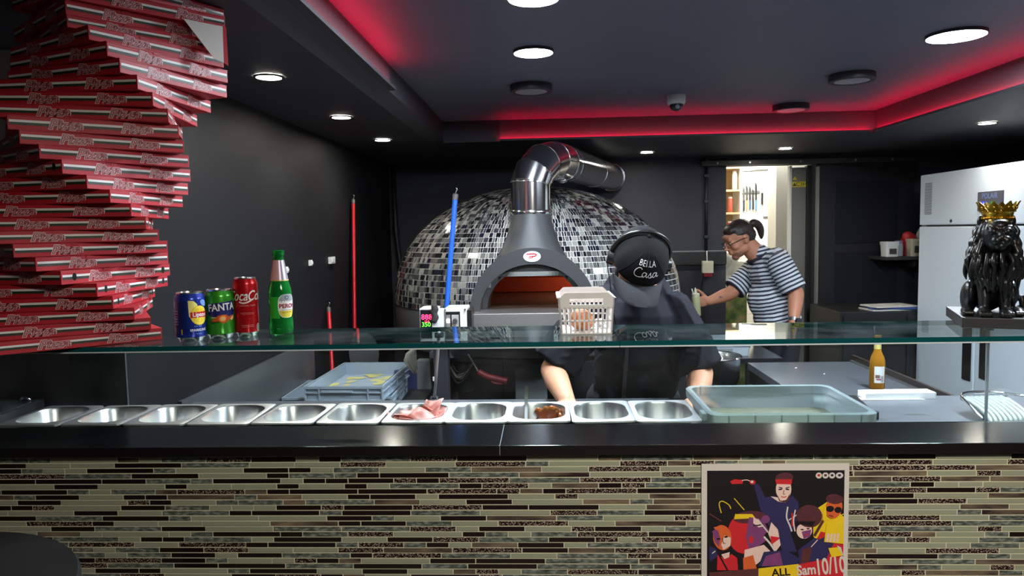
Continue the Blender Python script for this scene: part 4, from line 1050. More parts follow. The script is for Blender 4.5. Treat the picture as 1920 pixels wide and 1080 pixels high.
# inside
brick = ramp_mat('firebrick', [(.3, L(110, 48, 30)), (.6, L(150, 72, 44)), (.8, L(96, 40, 26))], .85, 5, stretch=(1, 1, .4))
b = BM(); lathe(b, [(.62, 1.205), (.0, 1.206)], 40, (OX, OY - .02, 0), cap0=False, cap1=False); O('oven_floor', b, M('oven_floor', L(96, 78, 66), .9, var=.3, scale=12), OV)
b = BM(); box(b, -.34, .22, 3.62, 4.0, 1.19, 1.207); O('mouth_floor', b, M('sooty', L(92, 70, 56), .9, var=.35, scale=16), OV)
for k in range(15):
    a0 = PI * .0 + k * 2 * PI / 15 
    if 4.0 < (a0 % (2 * PI)) < 5.2: continue
    b = BM(); a1 = a0 + 2 * PI / 15 - .015
    lp = []
    for z_, r_ in ((1.206, .62), (1.33, .62), (1.46, .56), (1.56, .44)):
        lp.append([Vector((OX + q * math.cos(a), OY - .02 + q * math.sin(a), z_)) for a, q in ((a0, r_), ((a0 + a1) / 2, r_), (a1, r_), (a1, r_ + .03), ((a0 + a1) / 2, r_ + .03), (a0, r_ + .03))])
    loft(b, lp); O('brick', b, brick, OV)
b = BM(); lathe(b, [(.47, 1.555), (.35, 1.60), (.0, 1.64)], 40, (OX, OY - .02, 0), cap0=False, cap1=False); O('inner_crown', b, brick, OV, smooth=True)
b = BM(); box(b, -.40, .35, 4.62, 4.66, 1.21, 1.30, bev=.004); O('brick_kerb', b, M('kerb_brick', L(150, 74, 50), .85), OV)
l = bpy.data.lights.new('oven_flame', 'POINT'); l.energy = 1.1; l.color = (1, .45, .25); l.shadow_soft_size = .08
o = bpy.data.objects.new('oven_flame', l); COL.objects.link(o); o.location = (.3, 4.35, 1.36)
# hood above the arch
b = BM(); lp = []
for z, hw, y0, y1 in ((1.40, .205, 3.53, 3.92), (1.455, .186, 3.53, 3.92), (1.49, .164, 3.54, 3.91), (1.53, .142, 3.56, 3.90), (1.58, .124, 3.585, 3.87), (1.64, .106, 3.605, 3.84), (1.69, .099, 3.62, 3.82)):
    k = (1.69 - z) / .29
    pts = []
    for i in range(32):
        a = 2 * PI * i / 32; c, s = math.cos(a), math.sin(a)
        e = 1 - .45 * min(1, k * 1.3)
        px_ = hw * math.copysign(abs(c) ** e, c); py_ = (y1 - y0) / 2 * math.copysign(abs(s) ** e, s)
        pts.append(Vector((-.068 + px_, (y0 + y1) / 2 + py_, z)))
    lp.append(pts)
loft(b, lp); O('hood', b, hood_paint, OV, smooth=True, auto=50)
# badge
b = BM(); loft(b, [[Vector((-.063 + .042 * math.cos(2 * PI * i / 28), FYA - y, 1.474 + .026 * math.sin(2 * PI * i / 28))) for i in range(28)] for y in (-.002, .003)]); bd = O('badge', b, white_plastic, OV, label='white oval badge with red letter mark')
fl = Flat(); fl.stroke([(-.026, .009), (.012, .010), (.02, .006), (.014, -.001), (.0, -.001)], .0055, 0); fl.stroke([(-.014, -.002), (.002, -.002), (-.0, -.008), (-.016, -.009)], .004, 0)
b = fl.put(lambda x, y, z: (-.063 + x, FYA - .0036, 1.476 + y)); O('badge_mark', b, red_plastic, bd)

# ------------------------------------------------------------------ flue pipe
FL_ = thing('flue_pipe', 'shiny steel flue pipe rising from the oven hood and bending to the back wall', 'flue', (-.068, 3.72, 1.69))
p = [(-.068, 3.72, 1.675), (-.068, 3.72, 1.835), (-.05, 3.735, 1.885), (-.005, 3.80, 1.94), (.045, 3.90, 1.962), (.10, 4.08, 1.968), (.545, 5.86, 2.0)]
p = [Vector(q) for q in p]
for i in range(len(p) - 1):
    b = BM()
    # mitred gore: reuse the whole path and keep one span
    d0 = (p[i] - p[i - 1]).normalized() if i else (p[1] - p[0]).normalized(); d1 = (p[i + 1] - p[i]).normalized(); d2 = (p[i + 2] - p[i + 1]).normalized() if i + 2 < len(p) else d1
    n0 = (d0 + d1).normalized(); n1 = (d1 + d2).normalized()
    u = d1.cross(Vector((0, 1, 0.3))).normalized(); v = d1.cross(u)
    lp = []
    for c, nn in ((p[i], n0), (p[i + 1], n1)):
        ringp = []
        for q in range(40):
            a = 2 * PI * q / 40; off = u * (.1 * math.cos(a)) + v * (.1 * math.sin(a))
            ringp.append(c + off - d1 * (nn.dot(off) / nn.dot(d1)))
        lp.append(ringp)
    loft(b, lp); O('pipe_segment', b, chrome, FL_, smooth=True, auto=50)
def band(c, d, w=.02, r=.104):
    b = BM(); d = Vector(d).normalized(); tube(b, [Vector(c) - d * w / 2, Vector(c) - d * w / 4, Vector(c) + d * w / 4, Vector(c) + d * w / 2], [r - .003, r, r, r - .003], 40); O('clamp_band', b, chrome, FL_, smooth=True, auto=40)
band(p[0] + Vector((0, 0, .012)), (0, 0, 1), .024)
band(p[1], (p[2] - p[0]), .008, .103); band(p[2] + Vector((.0, .0, .0)), (p[3] - p[1]), .008, .103); band(p[3], (p[4] - p[2]), .008, .103); band(p[4], (p[5] - p[3]), .008, .103)
dd = (p[6] - p[5]).normalized(); band(p[5], dd, .012, .103); band(p[5] + dd * .12, dd, .012, .103); band(p[5] + dd * .95, dd, .012, .103); band(p[6] - dd * .04, dd, .06, .109)
b = BM(); ell(b, (.1, 3.985, 1.862), (.024, .014, .014)); O('drain_plug', b, chrome, FL_, smooth=True)

# ------------------------------------------------------------------ control boxes in front of the oven
t = thing('control_box', 'white edged control box with red and green digital readouts', 'controller', (-.53, 3.3, 1.0))
b = BM(); box(b, -.578, -.5, 3.30, 3.42, 1.10, 1.252, bev=.004); O('case', b, white_plastic, t)
b = BM(); box(b, -.574, -.522, 3.296, 3.302, 1.115, 1.246, bev=.002); O('front_plate', b, black_plastic, t)
fl = Flat(); fl.text('888', .034, -.545, 1.212, 0); fl.text('350', .028, -.548, 1.178, 1); fl.text('12:0', .014, -.545, 1.192, 0)
for q in range(3): fl.rect(-.568 + q * .014, -.56 + q * .014, 1.158, 1.166, 2)
b = fl.put(lambda x, y, z: (x, 3.2955, y)); O('readout', b, [emit_mat('seg_red', L(255, 40, 80), 2.5), emit_mat('seg_green', L(80, 255, 50), 1.6), grey_metal], t, label='red and green lit digits')
b = BM()
for q in range(6): ell(b, (-.508 + .004 * math.sin(q * 2), 3.292, 1.26 - .012 * q + .0), (.016, .014, .016))
OM('wrapped_cloth', remesh(b, .005, 1), M('dark_rag', L(46, 44, 46), .8, bump=.4), t, label='dark rag wrapped over the box')
b = BM(); box(b, -.5, -.466, 3.3, 3.33, 1.10, 1.25, bev=.003); O('white_flank', b, white_plastic, t)
t = thing('timer_box', 'white box with round timer knob and rocker switch in front of the oven', 'controller', (-.43, 3.3, 1.0))
b = BM(); box(b, -.462, -.362, 3.30, 3.45, 1.10, 1.252, bev=.005); O('case', b, white_plastic, t)
b = BM(); box(b, -.458, -.392, 3.294, 3.303, 1.115, 1.236, bev=.002); O('front_plate', b, black_plastic, t)
b = BM(); box(b, -.456, -.436, 3.288, 3.296, 1.165, 1.222, bev=.002); O('rocker_frame', b, grey_metal, t)
b = BM(); box(b, -.453, -.439, 3.284, 3.29, 1.186, 1.204, bev=.002); O('rocker_lamp', b, emit_mat('rocker_lit', (1, .9, .85, 1), 3), t, label='lit white rocker')
b = BM(); box(b, -.43, -.398, 3.288, 3.296, 1.168, 1.222, bev=.002); O('timer_plate', b, M('timer_plate', L(170, 170, 165), .4), t)
b = BM(); tube(b, [(-.414, 3.296, 1.195), (-.414, 3.272, 1.195)], [.013, .010], 20); O('timer_knob', b, M('knob_grey', L(70, 70, 70), .4), t, smooth=True, auto=40)
b = BM(); box(b, -.362, -.34, 3.31, 3.45, 1.10, 1.24, bev=.003); O('side_cover', b, black_plastic, t)
for x in (-.458, -.368):
    b = BM(); tube(b, [(x, 3.298, 1.246), (x, 3.29, 1.246)], .004, 8); O('screw', b, steel, t, smooth=True)
t = thing('control_post', 'dark upright post carrying the two control boxes', 'post', (-.51, 3.36, 0))
b = BM(); box(b, -.525, -.458, 3.33, 3.40, 0, 1.085, bev=.003); O('post_body', b, M('post_dark', L(52, 52, 58), .4), t)
b = BM(); box(b, -.575, -.345, 3.31, 3.42, 1.083, 1.098, bev=.003); O('carrier_plate', b, black_metal, t)
for q in range(5):
    b = BM(); box(b, -.53, -.518, 3.324, 3.332, .55 + q * .09, .57 + q * .09, bev=.002); O('cable_tie', b, white_plastic, t)
# poles
def pole(name, label, cat, top, bot, m, r=.011):
    t = thing(name, label, cat, bot); top, bot = Vector(top), Vector(bot); d = (top - bot).normalized()
    b = BM(); tube(b, [bot + d * .02, top - d * .03], r, 12); O('shaft', b, m, t, smooth=True, auto=40)
    b = BM(); tube(b, [top - d * .032, top - d * .005, top], [r * 1.1, r * 1.1, r * .5], 12); O('end_cap', b, M('cap_grey', L(90, 86, 84), .4), t, smooth=True, auto=40)
    b = BM(); tube(b, smooth_path([top, top + Vector((.004, 0, .012)), top + Vector((.008, 0, .02)), top + Vector((.002, 0, .026))], 3), .0022, 6); O('hanging_hook', b, steel_dull, t, smooth=True)
    return t
k = pole('broom', 'tall red broom handle leaning in the left corner beside the oven', 'broom', (-1.222, 4.66, 1.82), (-1.16, 4.25, .02), red_plastic)
b = BM(); box(b, -1.22, -1.10, 4.12, 4.38, .02, .07, bev=.008); O('head', b, red_plastic, k)
b = BM(); box(b, -1.21, -1.11, 4.11, 4.39, 0.0, .025); O('bristles', b, black_plastic, k, kind='stuff')
k = pole('squeegee', 'short red handle leaning on the left wall below the tall red broom', 'squeegee', (-1.225, 4.05, 1.19), (-1.05, 3.55, .02), red_plastic)
b = BM(); box(b, -1.2, -.9, 3.52, 3.57, .0, .05, bev=.006); O('head', b, black_plastic, k)
k = pole('oven_brush', 'long blue handle leaning against the oven dome', 'brush', (-.43, 3.56, 1.785), (-.60, 3.45, .03), blue_plastic, .0125)
b = BM(); box(b, -.72, -.50, 3.40, 3.52, 0, .05, bev=.008); O('head', b, blue_plastic, k)
# things under the oven
t = thing('hanging_cloth', 'pale grey cloth hanging beside the oven leg', 'cloth', (-.66, 3.6, .9))
b = BM(); lp = []
for z, x0, x1 in ((1.03, -.665, -.645), (1.0, -.70, -.645), (.965, -.712, -.645), (.93, -.69, -.645), (.90, -.66, -.645)):
    lp.append([Vector((x0 + (x1 - x0) * i / 5, 3.56 + .012 * math.sin(i * 1.7 + z * 20), z)) for i in range(6)] + [Vector((x0 + (x1 - x0) * i / 5, 3.564 + .012 * math.sin(i * 1.7 + z * 20), z)) for i in range(5, -1, -1)])
loft(b, lp); O('fabric', b, M('cloth_grey', L(160, 162, 158), .9), t, smooth=True)
t = thing('dust_brush', 'red handled brush hanging under the oven by a pale cord', 'brush', (-.27, 3.6, .85))
b = BM(); tube(b, smooth_path([(-.345, 3.6, .90), (-.30, 3.6, .875), (-.25, 3.6, .862), (-.2, 3.6, .85)], 4), [.016] * 13, 10); O('handle', b, M('brush_red', L(120, 26, 34), .5), t, smooth=True)
b = BM(); tube(b, smooth_path([(-.28, 3.6, .85), (-.25, 3.6, .838), (-.21, 3.6, .842)], 4), .007, 8); O('finger_guard', b, MATS['brush_red'], t, smooth=True)
b = BM(); tube(b, smooth_path([(-.395, 3.62, .985), (-.37, 3.61, .945), (-.345, 3.6, .90)], 4), .004, 6); O('cord', b, M('cord_grey', L(140, 140, 136), .6), t, smooth=True)
t = thing('burner_unit', 'dark gas burner with coiled pale hoses under the oven', 'burner', (-.46, 3.8, .85))
b = BM(); lathe(b, [(.05, 0), (.06, .02), (.06, .13), (.04, .16)], 20, (-.44, 3.8, .76)); O('burner_body', b, black_metal, t, smooth=True, auto=40)
b = BM(); box(b, -.49, -.42, 3.735, 3.76, .83, .87, bev=.006); O('valve', b, M('valve_grey', L(150, 150, 150), .4), t)
for q in range(3):
    b = BM(); tube(b, smooth_path([(-.5, 3.74, .93 - q * .03), (-.46, 3.70, .88 - q * .03), (-.41, 3.72, .90 - q * .02), (-.36, 3.74, .96)], 5), .007, 8); O('hose', b, M('hose_grey', L(110, 112, 114), .4) if q % 2 else black_plastic, t, smooth=True)
t = thing('oven_peel', 'round steel pizza peel head behind the grey crates', 'pizza peel', (-1.05, 4.3, .9))
b = BM(); loft(b, [[Vector((-1.02 + .085 * math.cos(2 * PI * i / 28), 4.0 + y, .93 + .12 * math.sin(2 * PI * i / 28))) for i in range(28)] for y in (0, .003)]); O('blade', b, steel_dull, t)
b = BM(); tube(b, [(-1.02, 4.0, .83), (-1.05, 3.95, .25), (-1.06, 3.93, .02)], .011, 8); O('handle', b, steel_dull, t, smooth=True)
b = BM(); box(b, -.6, .48, 3.95, 4.0, .02, .30, bev=.004); t = thing('stone_plinth', 'row of grey stone tiles on the wall foot under the oven', 'plinth', (0, 4, 0)); O('backing', b, grout, t)
for k in range(9):
    b = BM(); box(b, -.595 + k * .12, -.48 + k * .12, 3.94, 3.952, .03, .29, bev=.003); O('stone_tile', b, M('stone_grey', L(112, 112, 104), .5, var=.2, scale=10), t)

# ------------------------------------------------------------------ dough crates on a low table at the left
t = thing('prep_table', 'low black table along the left wall carrying the crates', 'table', (-.95, 3.5, 0))
b = BM(); box(b, -1.232, -.60, 3.05, 4.02, .752, .78, bev=.003); O('table_top', b, black_metal, t)
for x in (-1.2, -.63):
    for y in (3.1, 3.97):
        b = BM(); box(b, x - .018, x + .018, y - .018, y + .018, 0, .752); O('leg', b, black_metal, t)
crate_m = M('crate_grey', L(150, 164, 178), .5, var=.05, scale=8)
def crate(name, W, D, H, loc, rot, label):
    t = thing(name, label, 'crate', loc, 'grey dough crates on the low table')
    m4 = Matrix.Translation(loc) @ Matrix.Rotation(rot, 4, 'Z')
    def bx_(*a, nm, **k):
        b = BM(); box(b, *a, mat=m4, **k); return O(nm, b, crate_m, t)
    bx_(-W / 2 + .01, W / 2 - .01, -D / 2 + .01, D / 2 - .01, 0, .006, nm='base')
    th = .005
    bx_(-W / 2 + .008, W / 2 - .008, -D / 2 + .008, -D / 2 + .008 + th, .004, H, nm='side_wall'); bx_(-W / 2 + .008, W / 2 - .008, D / 2 - .008 - th, D / 2 - .008, .004, H, nm='side_wall')
    bx_(-W / 2 + .008, -W / 2 + .008 + th, -D / 2 + .008, D / 2 - .008, .004, H, nm='end_wall'); bx_(W / 2 - .008 - th, W / 2 - .008, -D / 2 + .008, D / 2 - .008, .004, H, nm='end_wall')
    for z0, z1 in ((H - .012, H), (H * .52, H * .58), (.0, .006)):
        b = BM()
        for a in ((-W / 2, W / 2, -D / 2, -D / 2 + .012), (-W / 2, W / 2, D / 2 - .012, D / 2), (-W / 2, -W / 2 + .012, -D / 2 + .012, D / 2 - .012), (W / 2 - .012, W / 2, -D / 2 + .012, D / 2 - .012)): box(b, *a, z0, z1, mat=m4)
        O('rim' if z1 == H else 'rib_band', b, crate_m, t)
    for fx in (-.98, -.62, .62, .98):
        for y0 in (-D / 2, D / 2 - .01): bx_(fx * W / 2 - .003, fx * W / 2 + .003, y0, y0 + .01, .0, H - .006, nm='upright_rib')
    for fy in (-.97, -.5, .0, .5, .97):
        for x0 in (-W / 2, W / 2 - .01): bx_(x0, x0 + .01, fy * D / 2 - .003, fy * D / 2 + .003, 0, H - .006, nm='upright_rib')
    bx_(-W * .28, W * .12, -D / 2 - .004, -D / 2 + .004, H * .56, H * .72, nm='hand_grip', bev=.002)
    return t, m4
crate('dough_crate', .515, .40, .068, (-.973, 3.48, .781), 0.01, 'lower grey dough crate sitting under another crate')
t, m4 = crate('dough_crate', .36, .60, .068, (-.905, 3.49, .850), -.03, 'upper grey dough crate dusted with yellow semolina')
fl = Flat(); rs = random.Random(5)
for q in range(26):
    cx, cy = rs.uniform(-.15, .15), rs.uniform(-.27, .27); n = 9
    fl.poly([(cx + rs.uniform(.012, .045) * math.cos(2 * PI * i / n), cy + rs.uniform(.012, .05) * math.sin(2 * PI * i / n)) for i in range(n)], 0, .0001 * q)
b = fl.put(lambda x, y, z: m4 @ Vector((max(-.165, min(.165, x)), max(-.284, min(.284, y)), .0066 + z)))
tag(O('semolina_dusting', b, M('semolina', L(196, 188, 120), .95, var=.15, scale=120)), 'yellow semolina dusting the floor of the upper crate', 'semolina', None, 'stuff')
b = BM(); box(b, -.80, -.68, 3.75, 3.85, .78, .88, bev=.006); t = tag(O('blue_box', b, M('navy', L(36, 44, 92), .5)), 'small navy blue box behind the grey crates', 'box')

# ------------------------------------------------------------------ pizza boxes
BH, BS = .0285, .32
card = M('card_red', L(176, 26, 40), .55, var=.08, scale=12)
card_in = M('card_white', L(214, 206, 200), .7, var=.04)
pr = [M('print_white', L(226, 222, 218), .5, var=.02), M('print_green', L(40, 50, 38), .5, var=.05), M('print_outline', L(236, 200, 200), .5, var=.03), M('print_fill', L(140, 60, 64), .5, var=.05), M('hole_black', L(8, 6, 6), .9), M('print_letter', L(206, 150, 152), .5, var=.05)]
def side_print(hole):
    fl = Flat()
    fl.rect(-BS / 2 + .003, BS / 2 - .003, .0150, .0196, 0); fl.rect(-BS / 2 + .003, BS / 2 - .003, .0098, .0150, 1)
    for x in (-.060, .074):
        for q, (off, mi) in enumerate(((.0024, 2), (.0014, 3), (-.0003, 5))): fl.text('Pizza', .0250, x, .0138, mi, .0002 * (q + 1), offset=off, shear=.3, spacing=1.06, sx=1.12)
    if hole:
        fl.disc(-.127, .015, .0055, .008, 4, .0003); fl.disc(.135, .015, .0055, .008, 4, .0003)
    b = fl.put(lambda x, y, z: (x, -BS / 2 - .0005 - z, y))
    me = bpy.data.meshes.new('side_print'); b.to_mesh(me); b.free()
    for m in pr: me.materials.append(m)
    return me
SP = [side_print(False), side_print(True)]
def make_pizza_box():
    t = thing('pizza_box', 'box', 'pizza box')
    b = BM(); box(b, -BS / 2, BS / 2, -BS / 2, BS / 2, .0004, BH - .0018, bev=.0012); O('box_tray', b, card, t)
    b = BM(); box(b, -BS / 2 - .0006, BS / 2 + .0006, -BS / 2 - .0004, BS / 2 + .0004, BH - .0018, BH - .0002, bev=.0004)
    box(b, -.05, -.035, -BS / 2 - .0012, -BS / 2 + .002, BH - .004, BH - .0005); box(b, .10, .115, -BS / 2 - .0012, -BS / 2 + .002, BH - .004, BH - .0005)
    O('lid', b, card, t)
    for k in range(4):
        o = from_mesh('side_print', SP[0], t); o.matrix_basis = Matrix.Rotation(k * PI / 2, 4, 'Z')
    return t
BOX = [(-1.002, 1.718, 52.4, 2.0889), (-0.987, 1.717, 49.3, 2.059), (-0.981, 1.696, 61.1, 2.0322), (-0.976, 1.698, 67.8, 2.0023), (-0.981, 1.703, 73.7, 1.9715), (-1.005, 1.691, 88.5, 1.941), (-1.02, 1.687, 100.0, 1.9106), (-1.029, 1.682, 111.7, 1.8809), (-1.047, 1.668, 37.6, 1.852), (-1.056, 1.672, 45.4, 1.8219), (-1.063, 1.673, 56.2, 1.7929), (-1.071, 1.677, 67.4, 1.763), (-1.08, 1.683, 79.3, 1.733), (-1.087, 1.689, 90.5, 1.7037), (-1.101, 1.69, 104.2, 1.6752), (-1.113, 1.69, 116.2, 1.6467), (-1.122, 1.691, 38.7, 1.6187), (-1.132, 1.692, 52.9, 1.5915), (-1.145, 1.691, 66.1, 1.5628), (-1.145, 1.694, 76.8, 1.5328), (-1.141, 1.698, 92.0, 1.5025), (-1.152, 1.691, 103.4, 1.4722), (-1.141, 1.696, 112.1, 1.4425), (-1.14, 1.699, 32.5, 1.4141), (-1.138, 1.699, 41.1, 1.3853),]
BOX = [(-.985, 1.72, 62, 2.148), (-.975, 1.725, 50, 2.1185)] + BOX
nb_ = len(BOX)
def blabel(i):
    if i == 0: return 'topmost red pizza box of the tall twisted stack'
    k = nb_ - 1 - i
    if k == 0: return 'bottom red pizza box of the stack, lying on the glass shelf'
    return ORD[k] + ' red pizza box counted up from the glass shelf in the tall stack' if i > 12 else ORD[i] + ' red pizza box counted down from the top of the tall stack'
BOX0 = make_pizza_box()
for i, (x, y, a, zt) in enumerate(BOX):
    zb = BOX[i + 1][3] if i + 1 < nb_ else 1.3574
    kw = dict(rotz=math.radians(a), label=blabel(i), group='red pizza boxes in the tall stack', scale=(1, 1, (zt - zb) / BH))
    if i == 0:
        r = BOX0; r.location = (x, y, zb); r.rotation_euler = (0, 0, kw['rotz']); r['label'] = kw['label']; r['group'] = kw['group']; r.scale = kw['scale']
    else: r = dup(BOX0, (x, y, zb), **kw)
for i_, k_ in ((2, 1), (15, 1), (21, 0), (22, 0), (23, 0), (13, 3)):
    for o in kids([q for q in bpy.data.objects if q.get('label') == blabel(i_)][0]):
        if o.data is SP[0] and abs(math.cos(o.matrix_basis.to_euler().z - k_ * PI / 2) - 1) < .1: o.data = SP[1]
# lid of the second box hangs open: white inside with a red edge
t0 = [o for o in bpy.data.objects if o.get('label') == blabel(1)][0]
def flap(pts, m, nm, lab):
    b = BM(); loft(b, [[Vector((x, -.1615 - .25 * max(0, .004 - z) + y, z)) for x, z in pts] for y in (0, -.0014)])
    o = O(nm, b, m); o.parent = t0; o['label'] = lab
flap(((.06, .004), (.152, .004), (.140, -.082), (.118, -.076)), card_in, 'hanging_flap', 'white inner flap hanging open')
flap(((.152, .004), (.161, .004), (.150, -.088), (.140, -.082)), card, 'flap_edge', 'red edge of the flap')

# ------------------------------------------------------------------ drinks on the glass shelf
GZ = 1.3571
alu = M('can_alu', (.75, .76, .78, 1), .22, 1.0, var=.03)
def can(x, y, r, h, body, label, draw, mats, az):
    t = thing('drink_can', label, 'drink can', (x, y, GZ))
    c = (x, y, GZ)
    b = BM(); lathe(b, [(r * .74, .0), (r * .78, .0), (r * .84, .006), (r * .97, .011)], 36, c, cap1=False); O('base', b, alu, t, smooth=True, auto=40)
    b = BM(); lathe(b, [(r * .965, .0105), (r, .015), (r, h - .016), (r * .97, h - .012), (r * .85, h - .003)], 48, c, cap0=False, cap1=False); O('body', b, body, t, smooth=True, auto=50)
    b = BM(); lathe(b, [(r * .845, h - .0035), (r * .86, h - .0015), (r * .86, h), (r * .82, h + .0003), (r * .80, h - .004), (.002, h - .004)], 36, c, cap0=False); O('lid', b, alu, t, smooth=True, auto=40)
    b = BM(); box(b, x - .008, x + .008, y - .014, y + .004, GZ + h - .0035, GZ + h - .002, bev=.0006); O('ring_pull', b, alu, t)
    fl = Flat(); draw(fl, r, h); fl.slice(.0035, -.1, .1)
    w = wrap(r, az, .0003); bm_ = fl.put(lambda a, e, z: Vector(w(a, e, z)) + Vector(c)); O('label_print', bm_, mats, t, label='printed lettering and logo')
    return t
def d_ice(fl, r, h):
    fl.rect(-.05, -.008, .02, h - .02, 5); fl.rect(-.022, -.019, .018, .03, 4, .0001)
    for q in range(6): fl.rect(-.046, -.03, .07 - q * .006, .0725 - q * .006, 6, .0001)
    fl.poly([(-.004, h - .018), (.008, h - .019), (.016, h - .027), (.020, .052), (.006, .046), (-.003, .06)], 1, .0001)
    fl.disc(.021, .061, .0215, .0225, 0, .0002, 28); fl.disc(.021, .061, .0185, .0195, 1, .0003, 28); fl.disc(.021, .061, .017, .018, 0, .0004, 28)
    for q in range(8):
        a = q * PI / 4; fl.stroke([(.021 + .004 * math.cos(a), .061 + .004 * math.sin(a)), (.021 + .016 * math.cos(a), .061 + .016 * math.sin(a))], .001, 1, .0005)
    fl.rect(.0, .043, .056, .069, 2, .0006); fl.text('Lipton', .0132, .0215, .0625, 3, .0008, offset=.0003)
    fl.disc(.034, .089, .011, .007, 6, .0002, 12, -.5)
    fl.text('ICE TEA', .005, .016, .036, 6, .0003); fl.text('SPARKLING', .0078, .018, .027, 3, .0003, offset=.0001); fl.text('lemon', .005, .017, .019, 6, .0003)
def d_orange(fl, r, h):
    fl.poly([(-.03, .083), (.036, .09), (.038, .055), (.026, .05), (-.018, .053), (-.028, .058)], 1, .0001)
    fl.text('FANTA', .0235, .005, .0745, 1, .0002, offset=.0016, sx=.86, rot=.05); fl.text('FANTA', .0235, .005, .0745, 0, .0004, offset=.0005, sx=.86, rot=.05)
    fl.poly([(-.016, .047), (-.004, .056), (.012, .058), (.022, .052), (.03, .056), (.03, .05), (.018, .041), (.008, .036), (-.004, .042), (-.022, .040)], 2, .0003)
    fl.disc(.006, .048, .009, .0075, 3, .0004, 14, .3); fl.disc(.006, .048, .0065, .005, 4, .0005, 14, .3)
    fl.stroke([(-.024, .043), (-.012, .040), (-.002, .0405)], .0016, 5, .0003); fl.stroke([(-.022, .0385), (-.012, .0365)], .0012, 5, .0003)
    fl.rect(-.02, -.008, .0505, .0515, 0, .0003); fl.poly([(.024, .046), (.034, .056), (.036, .048), (.028, .042)], 4, .0004)
def d_cola(fl, r, h):
    fl.text('Coca', .034, -.022, .098, 0, .0001, offset=.0004, shear=.35, sx=.72); fl.text('Cola', .034, .026, .098, 0, .0001, offset=.0004, shear=.35, sx=.72)
    fl.stroke([(-.016, .0845), (-.006, .0815), (.004, .0835), (.01, .0865), (.016, .0895)], .0035, 0, .0002); fl.rect(.0005, .0045, .098, .0998, 0, .0002)
    fl.text('ORIGINAL TASTE', .005, .004, .075, 1, .0001); fl.rect(-.014, .018, .057, .0577, 1); fl.rect(-.012, .016, .0275, .0282, 1); fl.rect(-.012, .017, .024, .0247, 1); fl.rect(-.01, .018, .054, .0544, 1)
    fl.disc(.031, .021, .006, .0095, 2, .0001, 20); fl.disc(.031, .021, .0046, .0078, 3, .0002, 20); fl.rect(.0295, .0325, .016, .026, 2, .0003)
W_ = M('print_pure_white', L(240, 240, 238), .4, var=.01)
can(-.832, 1.665, .0335, .114, M('can_blue', L(30, 52, 148), .22, .35, var=.05), 'blue iced tea can with yellow lemon logo, nearest the pizza boxes', d_ice,
    [M('p_yellow', L(238, 206, 30), .35), M('p_pale_yellow', L(244, 232, 130), .35), M('p_red', L(200, 24, 30), .35), W_, M('p_bronze', L(190, 170, 90), .4), M('p_dark_blue', L(20, 34, 96), .3), M('p_sky', L(120, 160, 220), .35)], math.atan2(.832, 1.665))
can(-.783, 1.712, .0335, .116, M('can_green', L(62, 158, 44), .22, .35, var=.05), 'green orange soda can standing between the blue and the red can', d_orange,
    [W_, M('p_navy', L(24, 30, 98), .35), M('p_brown_orange', L(196, 84, 30), .35), M('p_orange', L(240, 130, 40), .35), M('p_peach', L(246, 190, 120), .35), M('p_black', L(18, 18, 18), .4)], math.atan2(.783, 1.712))
can(-.729, 1.738, .0290, .142, M('can_red', L(188, 18, 28), .22, .35, var=.05), 'tall slim red cola can standing beside the green bottle', d_cola,
    [M('p_silver_white', L(226, 222, 214), .35), M('p_pink_white', L(220, 150, 150), .4), M('p_cream', L(236, 232, 210), .4), M('p_olive', L(60, 70, 30), .4)], math.atan2(.729, 1.738))
x, y = -.656, 1.77
t = thing('beer_bottle', 'green glass beer bottle with red lettering standing on the glass shelf', 'bottle', (x, y, GZ))
gm = M('green_glass', L(40, 190, 80), .06, var=.05); bs = gm.node_tree.nodes['Principled BSDF']; bs.inputs['Transmission Weight'].default_value = .75; bs.inputs['IOR'].default_value = 1.25
b = BM(); lathe(b, [(.026, .0), (.0285, .003), (.0292, .02), (.0285, .036), (.0262, .056), (.0272, .082), (.0285, .104), (.027, .118), (.0225, .134), (.0195, .15), (.0155, .178), (.0125, .192), (.0120, .204), (.0138, .2055), (.0142, .210), (.0128, .2125), (.0142, .214), (.0142, .2175), (.0105, .2185), (.0100, .2)], 36, (x, y, GZ), cap1=False); bmesh.ops.transform(b, matrix=Matrix.Translation((0, 0, GZ)) @ Matrix.Diagonal((1, 1, .94, 1)) @ Matrix.Translation((0, 0, -GZ)), verts=b.verts[:]); O('glass_body', b, gm, t, smooth=True, auto=60)
az = math.atan2(-x, y)
fl = Flat()
for q in range(14):
    u0 = -.055 + q * .0079
    fl.rect(u0, u0 + .0079, .139, .193, 0 if u0 < -.006 else 1 + q % 2)
    fl.rect(u0, u0 + .0079, .139, .1415, 3, .0002)
fl.slice(.002, -.06, .06)
def neckr(z): return .0215 + (.0128 - .0215) * max(0, min(1, (z - .139) / .053))
b = fl.put(lambda u, z, e: Vector(((neckr(z) + .0008 + e) * math.sin(az + u / .0175), -(neckr(z) + .0008 + e) * math.cos(az + u / .0175), z * .94)) + Vector((x, y, GZ)))
O('neck_foil', b, [M('foil_pink', L(206, 160, 158), .4), M('foil_silver', L(190, 188, 196), .25, .4), M('foil_lilac', L(140, 132, 150), .3, .3), M('foil_gold', L(206, 180, 90), .35)], t, smooth=True, label='pink and silver neck foil')
def br(z): return .0272 + .001 * math.sin((z - .056) / .05 * 2)
fl = Flat(); U = .016
P = []
for i in range(36):
    a = 2 * PI * i / 36; c_, s_ = math.cos(a), math.sin(a)
    P.append((U + .0215 * math.copysign(abs(c_) ** .6, c_), .074 + .031 * math.copysign(abs(s_) ** .8, s_)))
fl.poly(P, 0)
